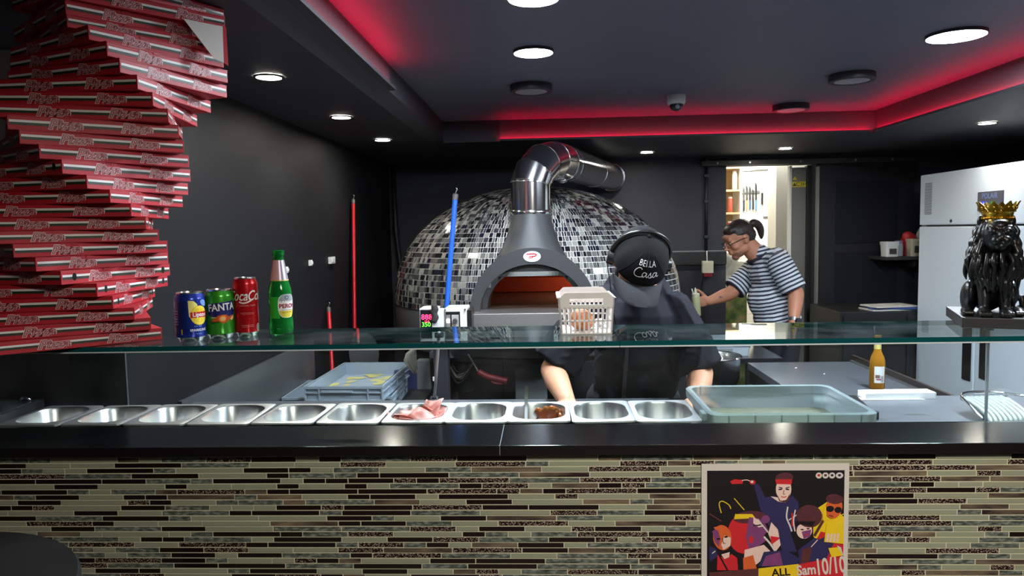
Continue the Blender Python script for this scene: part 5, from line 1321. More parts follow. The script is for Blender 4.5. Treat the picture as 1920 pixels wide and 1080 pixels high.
fl.poly([(U + (p_[0] - U) * .9, p_[1]) for p_ in P if p_[1] >= .083] , 1, .0001); fl.poly([(U + (p_[0] - U) * .95, p_[1] + .001) for p_ in P if p_[1] <= .062], 2, .0001)
fl.text('PERONI', .0155, U + .004, .0735, 3, .0003, offset=.0005, sx=.86); fl.disc(U - .001, .096, .005, .005, 4, .0003, 16); fl.disc(U - .001, .096, .003, .003, 1, .0004, 12)
fl.rect(U - .015, U + .017, .0632, .0645, 5, .0003); fl.text('GLUTEN FREE', .0042, U, .0575, 3, .0003)
for q in range(5): fl.rect(U - .013 + q * .006, U - .0118 + q * .006, .083, .09, 5, .0003)
fl.rect(-.026, -.002, .042, .098, 6, -.0001)
fl.slice(.003, -.05, .06)
b = fl.put(lambda u, z, e: Vector(((br(z) + .0016 + e) * math.sin(az + u / .0272), -(br(z) + .0016 + e) * math.cos(az + u / .0272), z * .94)) + Vector((x, y, GZ)))
O('front_label', b, [W_, M('lab_silver', L(170, 176, 184), .3, .3), M('lab_yellow', L(222, 206, 70), .4), M('lab_maroon', L(140, 16, 40), .4), M('lab_slate', L(70, 84, 92), .4), M('lab_grey', L(140, 146, 150), .4), M('back_paper', L(44, 176, 52), .4)], t, label='white, silver and yellow label')

# ------------------------------------------------------------------ white basket with a brown bun
t = thing('plastic_basket', 'white slotted plastic basket standing on the glass shelf by the chef', 'basket', (.09, 1.75, GZ))
wp = M('basket_white', L(236, 232, 230), .4, var=.02)
X0, X1, Y0, Y1, H_ = .028, .158, 1.672, 1.835, .094
def tp(x, y, z):
    k = .90 + .10 * z / H_; cx_, cy_ = (X0 + X1) / 2, (Y0 + Y1) / 2
    return Vector((cx_ + (x - cx_) * k, cy_ + (y - cy_) * k, GZ + z))
def slab(nm, x0, x1, y0, y1, z0, z1):
    b = BM(); loft(b, [[tp(x0, y0, z), tp(x1, y0, z), tp(x1, y1, z), tp(x0, y1, z)] for z in (z0, z1)]); return O(nm, b, wp, t)
slab('base', X0, X1, Y0, Y1, .0005, .004)
th = .0032
for yy in (Y0, Y1 - th):
    for i in range(12): 
        xx = X0 + (X1 - X0 - .0045) * i / 11; slab('upright_bar', xx, xx + .0045, yy, yy + th, .003, .064)
    slab('cross_bar', X0, X1, yy, yy + th, .03, .034)
    slab('rim_band', X0, X1, yy, yy + th, .060, .070); slab('rim_band', X0, X0 + .026, yy, yy + th, .070, .084); slab('rim_band', X1 - .026, X1, yy, yy + th, .070, .084)
    b = BM(); loft(b, [[tp(X0, q, .084), tp(X1, q, .084), tp(X1 - .016, q, H_ + .004), tp(X0 + .016, q, H_ + .004)] for q in (yy, yy + th)]); O('rim_band', b, wp, t)
for xx in (X0, X1 - th):
    for i in range(14):
        q = Y0 + (Y1 - Y0 - .0045) * i / 13; slab('upright_bar', xx, xx + th, q, q + .0045, .003, .072)
    slab('cross_bar', xx, xx + th, Y0, Y1, .03, .034); slab('rim_band', xx, xx + th, Y0, Y1, .068, .085)
    b = BM(); loft(b, [[tp(xx - .004 if xx < .05 else xx - .001, q, .085), tp(xx + .004 if xx < .05 else xx + .007, q, .085), tp(xx + .006 if xx < .05 else xx, q, .0875), tp(xx - .003 if xx < .05 else xx + .004, q, .0875)] for q in (Y0, Y1)]); O('rolled_edge', b, wp, t)
k = thing('bread_bun', 'round brown bun lying inside the white basket', 'bun', (.085, 1.72, GZ + .005))
b = BM(); ell(b, (.083, 1.725, GZ + .030), (.029, .028, .026)); ell(b, (.09, 1.722, GZ + .026), (.026, .026, .021)); OM('crust', remesh(b, .003, 2), M('crust', L(178, 112, 72), .6, var=.15, scale=25), k)
k = thing('paper_scrap', 'crumpled white paper on the bottom of the white basket', 'paper', (.12, 1.72, GZ + .005))
b = BM()
for q in range(9): ell(b, (.105 + rt.uniform(-.05, .035), 1.765 + rt.uniform(-.035, .03), GZ + .012 + rt.uniform(0, .01)), (rt.uniform(.008, .016), .012, rt.uniform(.004, .009)), Matrix.Rotation(rt.random(), 3, 'Y'))
OM('paper', remesh(b, .003, 0), W_, k)

# ------------------------------------------------------------------ black lion statue with golden crown
LX, LY, LA = 1.047, 1.765, -.36
t = thing('lion_statue', 'glossy black seated lion statue wearing a golden crown on the glass shelf', 'statue', (LX, LY, GZ))
Lm = Matrix.Translation((LX, LY, GZ + .0245)) @ Matrix.Rotation(LA, 4, 'Z') @ Matrix.Diagonal((.82, .88, 1.0, 1))
lion_m = M('lion_black', L(18, 18, 20), .36, var=.2, scale=40, coat=.12)
b = BM(); box(b, -.068, .09, -.083, .165, 0, .024, bev=.0015, mat=Matrix.Translation((LX, LY, GZ + .0002)) @ Matrix.Rotation(LA, 4, 'Z')); O('plinth', b, M('plinth_black', L(30, 28, 30), .45), t)
b = BM()
def E_(c, r, rot=None): ell(b, c, r, rot, 16, 10)
E_((0, -.012, .10), (.042, .046, .07)); E_((0, .05, .055), (.052, .062, .052)); E_((0, .02, .085), (.045, .055, .06))
for s in (-1, 1):
    E_((s * .048, .035, .036), (.021, .046, .040)); E_((s * .052, .0, .05), (.017, .024, .03))
    cone(b, (s * .026, -.03, .115), (s * .024, -.05, .045), .021, .0155); cone(b, (s * .024, -.05, .045), (s * .025, -.055, .012), .0155, .013)
    E_((s * .026, -.070, .0105), (.0175, .024, .0115))
    for q in range(4): E_((s * .026 - .012 + q * .008, -.09, .008), (.005, .010, .0075))
    E_((s * .062, -.03, .010), (.015, .032, .011))
    for q in range(4): E_((s * .062 - .010 + q * .0068, -.058, .0075), (.0045, .009, .0068))
    E_((s * .036, -.045, .218), (.011, .008, .015)); E_((s * .017, -.098, .196), (.012, .012, .009)); E_((s * .018, -.090, .203), (.014, .012, .006), Matrix.Rotation(-s * .3, 3, 'Y'))
    E_((s * .011, -.112, .176), (.013, .013, .011))
E_((0, -.062, .188), (.038, .042, .042)); E_((0, -.098, .186), (.012, .024, .014)); E_((0, -.116, .183), (.010, .008, .006)); E_((0, -.104, .163), (.015, .014, .009)); E_((0, -.082, .208), (.024, .02, .014))
E_((0, -.03, .17), (.05, .045, .06)); E_((0, -.025, .135), (.046, .045, .06))
tube(b, smooth_path([(.02, .1, .02), (.06, .09, .012), (.075, .04, .012), (.078, .0, .02), (.074, .0, .045)], 4), .008, 8)
rl = random.Random(4)
for row in range(6):
    nrow = 15 + row
    for q in range(nrow):
        f = (q + .5 * (row % 2)) / nrow; a = (f - .5) * 2 * PI * .86
        rad = .042 + .007 * row if row < 4 else .052 - .006 * (row - 4)
        zc = .212 - .022 * row; sx_ = math.sin(a); cy_ = -math.cos(a)
        if row < 3 and abs(a) < .75: continue
        if row >= 4 and abs(a) > (1.3 if row == 4 else .75): continue
        p0 = Vector((sx_ * rad * .9, -.035 + cy_ * rad * .75, zc)); ln = rl.uniform(.03, .05)
        side = rl.uniform(-.5, .5)
        p1 = p0 + Vector((sx_ * .012 + side * .008, cy_ * .010, -ln * .5)); p2 = p0 + Vector((sx_ * .011 - side * .006, cy_ * .006 - .001, -ln)); p3 = p2 + Vector((side * .006, 0, -ln * .35))
        tube(b, smooth_path([p0, p1, p2, p3], 3), [.0052, .006, .0065, .007, .007, .0065, .0057, .0045, .003, .0018], 7)
me = remesh(b, .0021, 1, .4); me.transform(Lm); OM('lion_body', me, lion_m, t)
gold = M('gold', L(212, 168, 60), .25, 1.0, var=.1, scale=30)
cr = thing('crown', 'golden crown', 'crown'); bpy.data.objects.remove(cr)
b = BM(); CRc = (0, -.058, .222)
lathe(b, [(.034, .0), (.037, .0015), (.037, .005), (.0355, .006), (.0385, .016), (.0405, .017), (.041, .020), (.038, .0205), (.034, .016), (.032, .001)], 40, CRc, cap0=False, cap1=False)
for q in range(30):
    a = 2 * PI * q / 30; ell(b, (CRc[0] + .0375 * math.cos(a), CRc[1] + .0375 * math.sin(a), CRc[2] + .0035), .0022, seg=6, rings=4); ell(b, (CRc[0] + .041 * math.cos(a), CRc[1] + .041 * math.sin(a), CRc[2] + .0185), .002, seg=6, rings=4)
for q in range(8):
    a = 2 * PI * (q + .5) / 8; o_, tn = Vector((math.cos(a), math.sin(a), 0)), Vector((-math.sin(a), math.cos(a), 0))
    c0 = Vector(CRc) + o_ * .039 + Vector((0, 0, .019))
    R = []
    for (wd_, up_, out_) in ((.0145, 0, 0), (.0155, .004, .0015), (.010, .009, .004), (.012, .012, .006), (.006, .017, .009), (.0012, .022, .013)):
        cc = c0 + Vector((0, 0, up_)) + o_ * out_
        R.append([cc - tn * wd_ - o_ * .0012, cc - o_ * .002, cc + tn * wd_ - o_ * .0012, cc + tn * wd_ + o_ * .0012, cc + o_ * .0022, cc - tn * wd_ + o_ * .0012])
    loft(b, R); ell(b, c0 + Vector((0, 0, .008)) + o_ * .005, (.0035, .0035, .0045), seg=8, rings=5)
bmesh.ops.transform(b, matrix=Lm, verts=b.verts[:]); O('crown', b, gold, t, smooth=True, auto=50, label='golden crown with leaf points')

# ------------------------------------------------------------------ poster on the tile front
t = thing('poster', 'white bordered concert poster of coloured faces taped on the mosaic front', 'poster', (.45, 1.449, .93))
k_ = .0002124
PX0, PZ0 = .307, 1.1255
def PP(pts): return [((cx - 115) * k_, -(cy - 45) * k_) for cx, cy in pts]
pm = [M('po_white', L(202, 196, 188), .6, var=.01), M('po_black', L(22, 15, 20), .5, var=.05), M('po_red', L(196, 36, 44), .5, var=.1, scale=80), M('po_skin', L(222, 190, 180), .5, var=.12, scale=90), M('po_navy', L(44, 40, 84), .5, var=.15, scale=60),
      M('po_yellow', L(226, 190, 30), .5, var=.08, scale=60), M('po_purple', L(120, 60, 110), .5, var=.2, scale=70), M('po_orange', L(206, 92, 44), .5, var=.15, scale=80), M('po_brown', L(86, 44, 44), .5, var=.2, scale=90), M('po_hair', L(84, 40, 48), .5, var=.3, scale=160)]
W0, B0, R0, S0, N0, Y0_, P0_, O0, K0, H0 = range(10)
fl = Flat(); lay = [0.0]
def pg(pts, m): lay[0] += .00002; fl.poly(PP(pts), m, lay[0])
def pd(cx, cy, rx, ry, m, rot=0.0, n=22):
    lay[0] += .00002; fl.disc((cx - 115) * k_, -(cy - 45) * k_, rx * k_, ry * k_, m, lay[0], n, rot)
def ps(pts, w, m): lay[0] += .00002; fl.stroke(PP(pts), w * k_, m, lay[0], 5)
pg([(115, 45), (1485, 45), (1485, 2020), (115, 2020)], W0); pg([(167, 110), (1442, 110), (1442, 1960), (167, 1960)], B0)
for i, cx in enumerate((1205, 1266, 1327, 1395)): pd(cx, 160, 34 if i == 3 else 29, 29, W0); pd(cx, 158, 14, 12, (R0, K0, N0, N0)[i])
pg([(1160, 500), (1290, 410), (1442, 560), (1442, 960), (1250, 940), (1160, 740)], Y0_)
pg([(1230, 700), (1442, 760), (1442, 1080), (1050, 1080), (1150, 860)], R0)
pg([(1210, 780), (1300, 740), (1350, 820), (1290, 960), (1170, 940)], N0)
# upper man with head band
pg([(715, 370), (800, 355), (890, 420), (960, 350), (1020, 420), (1030, 640), (900, 760), (740, 640)], N0); pg([(760, 360), (830, 370), (900, 420), (830, 410)], S0)
pd(880, 290, 72, 110, S0); pg([(815, 330), (850, 400), (900, 405), (940, 330), (930, 395), (890, 420), (840, 405)], K0); pd(885, 180, 84, 50, H0, .1); pg([(803, 195), (958, 195), (952, 245), (810, 240)], R0)
pd(850, 292, 20, 7, B0, .15); pd(915, 292, 18, 7, B0, -.1); ps([(835, 272), (870, 280)], 9, B0); ps([(900, 280), (935, 270)], 9, B0); ps([(884, 300), (878, 335), (892, 338)], 6, K0); ps([(858, 362), (885, 368), (908, 360)], 8, R0)
# raised arm and microphone
pg([(600, 230), (650, 245), (760, 470), (780, 560), (690, 560), (650, 430)], N0); pg([(380, 215), (420, 192), (500, 200), (500, 235), (400, 240)], R0); ps([(490, 205), (540, 200), (590, 222)], 8, S0); pd(590, 222, 28, 22, R0); pd(585, 218, 14, 12, S0)
ps([(300, 520), (280, 430), (310, 405), (370, 440), (390, 480)], 9, Y0_); ps([(420, 378), (515, 490)], 8, Y0_); ps([(1320, 590), (1440, 530)], 8, Y0_)
# guitars and body in the middle
pg([(770, 600), (850, 640), (880, 800), (810, 900), (740, 720)], S0); pg([(760, 745), (860, 760), (770, 830)], R0); pg([(750, 500), (850, 480), (900, 560), (1010, 900), (870, 900), (830, 680), (760, 600)], N0)
ps([(920, 460), (910, 560), (940, 640), (960, 700)], 14, W0); ps([(990, 490), (975, 600), (990, 700)], 12, S0); ps([(930, 590), (1040, 515)], 10, W0); ps([(960, 520), (965, 650)], 14, R0)
# big singer in profile, red
pd(520, 720, 160, 200, R0); pd(560, 560, 150, 60, H0, .1); pg([(430, 530), (590, 530), (620, 570), (420, 580)], Y0_)
pg([(560, 560), (640, 570), (700, 600), (740, 690), (700, 740), (720, 790), (640, 850), (560, 870), (530, 760)], P0_); pg([(600, 560), (650, 590), (700, 650), (650, 660), (600, 620)], S0); ps([(600, 640), (650, 640), (690, 625)], 12, B0); ps([(640, 580), (740, 710)], 12, W0); pd(580, 780, 24, 36, R0); pd(715, 580, 40, 40, P0_)
pg([(520, 880), (700, 830), (760, 890), (660, 1000), (560, 1080), (510, 1080)], S0); pg([(505, 960), (600, 930), (640, 1080), (510, 1080)], O0); ps([(700, 750), (760, 820), (810, 900)], 18, W0)
pg([(700, 900), (900, 880), (1030, 960), (1020, 1060), (650, 1040)], N0); pg([(720, 940), (850, 900), (880, 1030), (680, 1040)], P0_)
# smiling man at left
pd(310, 760, 88, 125, O0, .15); pg([(215, 700), (260, 660), (290, 760), (280, 850), (240, 800)], P0_); pg([(330, 740), (390, 760), (385, 840), (320, 880), (300, 830)], S0); pd(275, 772, 18, 9, B0); pd(345, 752, 18, 9, B0, .2); ps([(312, 765), (320, 812), (340, 815)], 7, K0); ps([(310, 850), (345, 850), (370, 825)], 10, W0); pg([(225, 660), (300, 640), (360, 660), (350, 690), (260, 690)], O0)
pg([(187, 840), (250, 870), (270, 940), (190, 1000)], N0); pg([(265, 930), (330, 960), (400, 920), (450, 960), (460, 1080), (260, 1080)], R0); pg([(300, 925), (380, 900), (375, 950), (330, 970)], S0); ps([(280, 930), (360, 1080)], 16, B0); ps([(215, 915), (245, 890)], 9, W0); ps([(187, 525), (300, 600)], 14, K0)
# young man with dark hair
pg([(1020, 880), (1170, 760), (1280, 800), (1290, 960), (1030, 1020)], N0); pd(1075, 690, 72, 80, S0, -.2); pg([(1050, 700), (1140, 680), (1130, 750), (1070, 770)], P0_); pd(1120, 550, 120, 110, H0, -.2); pg([(990, 600), (1180, 600), (1150, 650), (1040, 630), (1000, 650)], B0); pd(1055, 680, 15, 7, B0); pd(1110, 672, 15, 7, B0); ps([(1075, 735), (1110, 728)], 8, R0); pg([(1060, 870), (1150, 850), (1120, 1000), (1040, 1010)], K0); ps([(1200, 780), (1140, 850)], 8, S0); ps([(1250, 590), (1170, 740)], 26, K0)
# man with sunglasses
pd(1345, 470, 78, 105, O0, -.25); pd(1350, 385, 82, 48, H0, -.1); pd(1310, 480, 38, 30, B0); pd(1385, 490, 34, 30, B0); ps([(1300, 540), (1340, 555)], 10, K0); pg([(1240, 520), (1270, 430), (1280, 560), (1250, 600)], Y0_)
pg([(1280, 620), (1440, 570), (1442, 820), (1260, 800)], Y0_)
for q in range(4): ps([(1285 + q * 32, 800), (1300 + q * 30, 720)], 20, S0)
pg([(1300, 860), (1400, 850), (1440, 930), (1330, 950)], Y0_)
for q in range(7): ps([(1380 + q * 10, 840 + q * 14), (1420 + q * 3, 860 + q * 14)], 9, W0)
# date strip
pg([(1020, 1020), (1442, 930), (1442, 1200), (1020, 1200)], R0); pg([(650, 1060), (1025, 1015), (1030, 1200), (650, 1200)], Y0_); pg([(187, 1100), (650, 1060), (650, 1960), (187, 1960)], K0)
lay[0] += .00004
fl.text('Sam', .029, (1098 - 115) * k_, -(1078 - 45) * k_, W0, lay[0], offset=.0008, rot=.1, sx=.8); fl.text('10/10', .048, (1322 - 115) * k_, -(1040 - 45) * k_, W0, lay[0], offset=.001, rot=.12, sx=.56); fl.text('ALL', .022, (860 - 115) * k_, -(1100 - 45) * k_, B0, lay[0], offset=.0006, rot=.08)
b = fl.put(lambda u, v, z: (PX0 + u, 1.4493 - z, PZ0 + v)); pp_ = O('print', b, pm, t)
b = BM(); box(b, PX0, PX0 + 1370 * k_, 1.4494, 1.4512, PZ0 - 1975 * k_, PZ0); O('sheet', b, pm[0], t)

# ------------------------------------------------------------------ round bar table in the near left corner
t = thing('bar_table', 'round black bar table top cutting into the lower left corner', 'table', (-1.0, .93, 0))
b = BM(); lathe(b, [(.27, -.045), (.30, -.04), (.302, -.006), (.298, 0)], 64, (-1.0, .93, 1.08)); O('table_top', b, M('bar_black', L(12, 12, 13), .7, var=.1, spec=.25), t, smooth=True, auto=40)
b = BM(); lathe(b, [(.04, .03), (.04, 1.035)], 20, (-1.0, .93, 0)); O('column', b, black_metal, t, smooth=True, auto=40)
b = BM(); lathe(b, [(.22, 0), (.22, .012), (.05, .035)], 40, (-1.0, .93, 0)); O('foot_plate', b, black_metal, t, smooth=True, auto=40)

# ------------------------------------------------------------------ people
def hand(bm, w, d, n, side, s=1.0, curl=.5):
    """palm, four unequal bent fingers and a thumb leaving the side of the palm"""
    w = Vector(w); d = Vector(d).normalized(); n = Vector(n); n = (n - d * n.dot(d)).normalized(); tv = d.cross(n) * side
    R = Matrix((tv, d, n)).transposed()
    ell(bm, w + d * .046 * s, (.038 * s, .050 * s, .015 * s), R, 12, 8); ell(bm, w + d * .07 * s, (.040 * s, .022 * s, .013 * s), R, 12, 8); ell(bm, w + d * .03 * s + tv * .022 * s + n * .006 * s, (.016 * s, .03 * s, .013 * s), R, 10, 8)
    for off, ln, r in ((.029, .066, .0085), (.010, .075, .0088), (-.010, .070, .0085), (-.028, .055, .0075)):
        p = w + d * .085 * s + tv * off * s; dr = d.copy(); ang = .25
        for k, (f, c) in enumerate(((.45, .5), (.31, .9), (.24, .7))):
            a = curl * c; dr = (dr * math.cos(a) + n * math.sin(a)).normalized() if k == 0 else (Matrix.Rotation(a, 3, d.cross(n).normalized()) @ dr).normalized()
            q = p + dr * ln * f * s; cone(bm, p, q, r * s * (1 - .08 * k), r * s * (.93 - .1 * k), 8); p = q
    p = w + d * .028 * s + tv * .034 * s; dr = (d * .65 + tv * .75 + n * .25).normalized()
    for k in range(3):
        q = p + dr * (.034, .030, .022)[k] * s; cone(bm, p, q, (.0125, .011, .0095)[k] * s, (.011, .0098, .0075)[k] * s, 8); p = q; dr = (dr + d * .35 + n * curl * .35).normalized()

def head(bm, H, jaw=1.0):
    def e(c, r, rot=None):
        t = bmesh.new(); ell(t, c, r, rot, 18, 12); merge(bm, t, H)
    e((0, .012, .022), (.075, .094, .086)); e((0, -.03, -.02), (.064, .066, .072)); e((0, -.036, -.06), (.053 * jaw, .055, .052)); e((0, -.07, -.096), (.028, .022, .020))
    e((0, -.078, .036), (.05, .018, .026)); e((0, -.100, -.006), (.009, .012, .024), Matrix.Rotation(.35, 3, 'X')); e((0, -.113, -.026), (.0125, .012, .010))
    for s in (-1, 1):
        e((s * .011, -.104, -.029), (.008, .010, .007)); e((s * .031, -.084, .021), (.023, .010, .007), Matrix.Rotation(-s * .15, 3, 'Y')); e((s * .040, -.064, -.028), (.024, .024, .020))
        e((s * .031, -.076, .003), (.019, .012, .013)); e((s * .076, .008, -.008), (.008, .018, .030), Matrix.Rotation(s * .25, 3, 'Z')); e((s * .072, -.004, -.02), (.008, .01, .016))
        e((s * .046, -.01, -.062), (.02, .04, .03))
    e((0, -.096, -.0585), (.023, .0105, .0058)); e((0, -.093, -.0685), (.019, .0105, .0065)); e((0, -.092, -.045), (.02, .012, .012))

def eyes(parent, H, iris):
    white = M('eye_white', L(225, 220, 214), .2); im = M(iris[0], iris[1], .15)
    for s in (-1, 1):
        b = BM(); ell(b, H @ Vector((s * .031, -.078, .003)), .0118); e = O('eye', b, white, parent, smooth=True)
        b = BM(); ell(b, H @ Vector((s * .031, -.0885, .0015)), (.0052, .0022, .0052), H.to_3x3()); O('iris', b, im, e, smooth=True)

def folds(me, amp, freq):
    """soft cloth folds: push the surface in and out along its normals"""
    me.update()
    n_ = len(me.vertices); nor = [v.normal.copy() for v in me.vertices]; out = []
    for v, vn in zip(me.vertices, nor):
        c = Vector((v.co.x * freq[0], v.co.y * freq[1], v.co.z * freq[2]))
        w = Vector((noise.noise(c * .7 + Vector((3, 1, 7))), noise.noise(c * .7 + Vector((9, 4, 2))), noise.noise(c * .7))) * .9
        d = 1 - 2 * abs(noise.noise(c + w)); d = d * d
        out.extend(v.co + vn * amp * (d - .45))
    me.vertices.foreach_set('co', out); me.update()
    return me

def sheet(f, nu, nv, th):
    """a thin shell from a surface function f(u, v) with its normal side thickness th"""
    b = BM(); A = [[Vector(f(u / nu, v / nv, 0)) for u in range(nu + 1)] for v in range(nv + 1)]; B_ = [[Vector(f(u / nu, v / nv, th)) for u in range(nu + 1)] for v in range(nv + 1)]
    VA = [[b.verts.new(p) for p in r] for r in A]; VB = [[b.verts.new(p) for p in r] for r in B_]
    for v in range(nv):
        for u in range(nu):
            b.faces.new((VA[v][u], VA[v + 1][u], VA[v + 1][u + 1], VA[v][u + 1])); b.faces.new((VB[v][u], VB[v][u + 1], VB[v + 1][u + 1], VB[v + 1][u]))
    for u in range(nu):
        b.faces.new((VA[0][u], VA[0][u + 1], VB[0][u + 1], VB[0][u])); b.faces.new((VA[nv][u], VB[nv][u], VB[nv][u + 1], VA[nv][u + 1]))
    for v in range(nv):
        b.faces.new((VA[v][0], VB[v][0], VB[v + 1][0], VA[v + 1][0])); b.faces.new((VA[v][nu], VA[v + 1][nu], VB[v + 1][nu], VB[v][nu]))
    bmesh.ops.recalc_face_normals(b, faces=b.faces[:])
    return b

skin = M('skin', L(206, 150, 118), .5, var=.06, scale=18); skin2 = M('skin_tan', L(188, 128, 100), .5, var=.08, scale=18)
navy_cloth = M('navy_cloth', L(19, 22, 31), .75, var=.15, scale=24, bump=.25, spec=.2); pants_m = M('pants_dark', L(30, 32, 42), .85, var=.1)

# --- the chef
CH = thing('person', 'chef in dark jacket and black lettered cap bending over the pans with a headset', 'person', (.33, 2.80, 0))
Hc = Matrix.Translation((.310, 2.43, 1.487)) @ Matrix.Rotation(.10, 4, 'Z') @ Matrix.Rotation(.16, 4, 'Y') @ Matrix.Rotation(math.radians(46), 4, 'X')
b = BM(); head(b, Hc)
cone(b, (.325, 2.60, 1.36), Hc @ Vector((0, .03, -.05)), .058, .054); cone(b, (.325, 2.66, 1.32), (.33, 2.78, 1.0), .085, .115); ell(b, (.33, 2.80, .94), (.15, .11, .11))
cone(b, (.225, 2.63, 1.315), (.40, 2.63, 1.295), .042, .04)
aL = [Vector(p) for p in ((.178, 2.60, 1.325), (.018, 2.56, 1.105), (.062, 2.31, 1.052))]; aR = [Vector(p) for p in ((.452, 2.60, 1.305), (.538, 2.55, 1.09), (.478, 2.34, 1.052))]
for a in (aL, aR):
    cone(b, a[0], a[1], .046, .042); cone(b, a[1], a[1].lerp(a[2], .35), .042, .043); cone(b, a[1].lerp(a[2], .35), a[2], .043, .028)
hand(b, aL[2], Vector((.25, -1, -.15)), (0, -.15, -1), -1, 1.0, .35); hand(b, aR[2], Vector((-.3, -1, -.15)), (0, -.15, -1), 1, 1.0, .35)
for s in (-1, 1): cone(b, (.33 + s * .085, 2.80, .92), (.33 + s * .10, 2.78, .50), .085, .055); cone(b, (.33 + s * .10, 2.78, .50), (.33 + s * .11, 2.82, .07), .055, .038); ell(b, (.33 + s * .11, 2.76, .04), (.042, .10, .035))
OM('body', remesh(b, .0055, 2), skin, CH)
eyes(CH, Hc, ('iris_brown', L(60, 40, 28)))
b = BM()
cone(b, (.325, 2.66, 1.33), (.33, 2.78, 1.0), .135, .155); ell(b, (.325, 2.60, 1.24), (.165, .125, .15)); ell(b, (.33, 2.68, 1.06), (.165, .13, .16)); ell(b, (.33, 2.76, .92), (.18, .145, .12))
cone(b, (.225, 2.61, 1.33), (.415, 2.61, 1.31), .07, .068); cone(b, (.325, 2.64, 1.37), (.325, 2.6, 1.40), .09, .075)
for a, e_ in ((aL, 1.02), (aR, 1.0)):
    d_ = a[1] - a[0]; end = a[0] + d_ * .92
    cone(b, a[0], a[0].lerp(end, .5), .068, .077); tube(b, [a[0].lerp(end, .45), end], [.079, .088], 20)
# cloth folds
for q in range(0):
    z0 = rt.uniform(1.0, 1.28); xx = rt.uniform(.2, .46); tube(b, smooth_path([(xx, 2.50 + (1.3 - z0) * .12, z0 + .06), (xx + rt.uniform(-.03, .03), 2.487 + (1.3 - z0) * .12, z0), (xx + rt.uniform(-.05, .05), 2.51 + (1.3 - z0) * .12, z0 - .07)], 3), [.004, .010, .013, .014, .013, .010, .004], 8)
for a in (aL, aR):
    for q in range(5):
        f = .35 + q * .12; c = a[0].lerp(a[1], f); tube(b, smooth_path([c + Vector((-.06, -.05, .01)), c + Vector((0, -.083, -.005)), c + Vector((.06, -.05, .015))], 3), [.004, .008, .009, .010, .009, .008, .004], 8)
OM('jacket', folds(remesh(b, .006, 2), .010, (9, 9, 5)), navy_cloth, CH)
b = BM(); P_ = smooth_path([(.282, 2.497, 1.27), (.276, 2.472, 1.22), (.27, 2.487, 1.12), (.265, 2.52, 1.0)], 5)
for i in range(len(P_) - 1): loft(b, [[P_[i] + Vector((x, y, 0)) for x, y in ((-.005, .02), (.005, .02), (.005, -.004), (-.005, -.004))], [P_[i + 1] + Vector((x, y, 0)) for x, y in ((-.005, .02), (.005, .02), (.005, -.004), (-.005, -.004))]])
O('placket', b, M('placket', L(24, 27, 37), .7), CH)
for q in range(4):
    c = P_[2 + q * 4]; b = BM(); tube(b, [c + Vector((0, -.006, 0)), c + Vector((0, -.011, 0))], .0055, 12); O('button', b, black_plastic, CH, smooth=True, auto=40)
for s in (-1, 1):
    b = BM(); lp = []
    for i in range(7):
        a = -.1 + i / 6 * 2.0; c = Vector((.325 + s * .075 * math.sin(a), 2.60 - .078 * math.cos(a), 1.355 + .022 * math.sin(a)))
        o_ = Vector((s * math.sin(a), -math.cos(a), 0)); lp.append([c, c + o_ * .012, c + o_ * .016 + Vector((0, 0, .03)), c + Vector((0, 0, .05)) - o_ * .004])
    loft(b, lp); O('collar', b, navy_cloth, CH, smooth=True, auto=50)
b = BM()
for s in (-1, 1): cone(b, (.33 + s * .085, 2.80, .93), (.33 + s * .10, 2.78, .50), .10, .075); cone(b, (.33 + s * .10, 2.78, .50), (.33 + s * .11, 2.82, .09), .075, .065)
ell(b, (.33, 2.80, .93), (.17, .13, .10)); OM('trousers', remesh(b, .009, 1), pants_m, CH)
for s in (-1, 1):
    b = BM(); ell(b, (.33 + s * .11, 2.75, .045), (.05, .13, .044)); cone(b, (.33 + s * .11, 2.82, .05), (.33 + s * .11, 2.82, .10), .05, .045); OM('shoe', remesh(b, .007, 1), black_plastic, CH)
# short hair and beard under the cap
hair = M('hair_black', L(24, 20, 20), .6, var=.3, scale=120, bump=.3)
b = BM(); t2 = bmesh.new(); ell(t2, (0, .03, .0), (.079, .085, .075)); merge(b, t2, Hc); OM('hair', remesh(b, .005, 1), hair, CH)
b = BM()
for c, r in (((0, -.043, -.075), (.052, .052, .042)), ((0, -.074, -.098), (.033, .024, .023)), ((-.048, -.01, -.055), (.022, .03, .036)), ((.048, -.01, -.055), (.022, .03, .036))):
    t2 = bmesh.new(); ell(t2, c, r); merge(b, t2, Hc)
OM('beard', remesh(b, .004, 1), hair, CH)
# cap
cap_m = M('cap_black', L(14, 15, 17), .85, var=.12, scale=90, bump=.3, spec=.2); cap_front = M('cap_front', L(10, 10, 12), .8, var=.1, scale=140, spec=.15); brim_m = M('brim_dark', L(38, 40, 45), .85, var=.15, scale=60, bump=.2)
CR = Vector((.088, .108, .098)); CO = Vector((0, .006, .018))
def crown_pt(az_, el, lift=0.0):
    k = 1 + .05 * max(0, math.cos(az_)) * math.cos(el) * 1.2
    r = CR * k + Vector((lift,) * 3)
    return Hc @ (CO + Vector((r.x * math.cos(el) * math.sin(az_), -r.y * math.cos(el) * math.cos(az_), r.z * math.sin(el))))
b = sheet(lambda u, v, th: crown_pt(u * 2 * PI, -.08 + v * (PI / 2 + .08), th), 48, 14, .002); CP = O('cap_crown', b, cap_m, CH, smooth=True, auto=60)
b = sheet(lambda u, v, th: crown_pt((u - .5) * 1.9 * (1 - .62 * v), -.08 + v * 1.02, .0024 + th), 20, 10, .0012); O('front_panel', b, cap_front, CP, smooth=True, auto=60)
for a0 in (-.95, .95):
    b = BM(); tube(b, [crown_pt(a0 * (1 - .62 * v / 8), -.08 + v / 8 * 1.02, .0034) for v in range(9)], .0013, 6); O('seam', b, cap_m, CP, smooth=True)
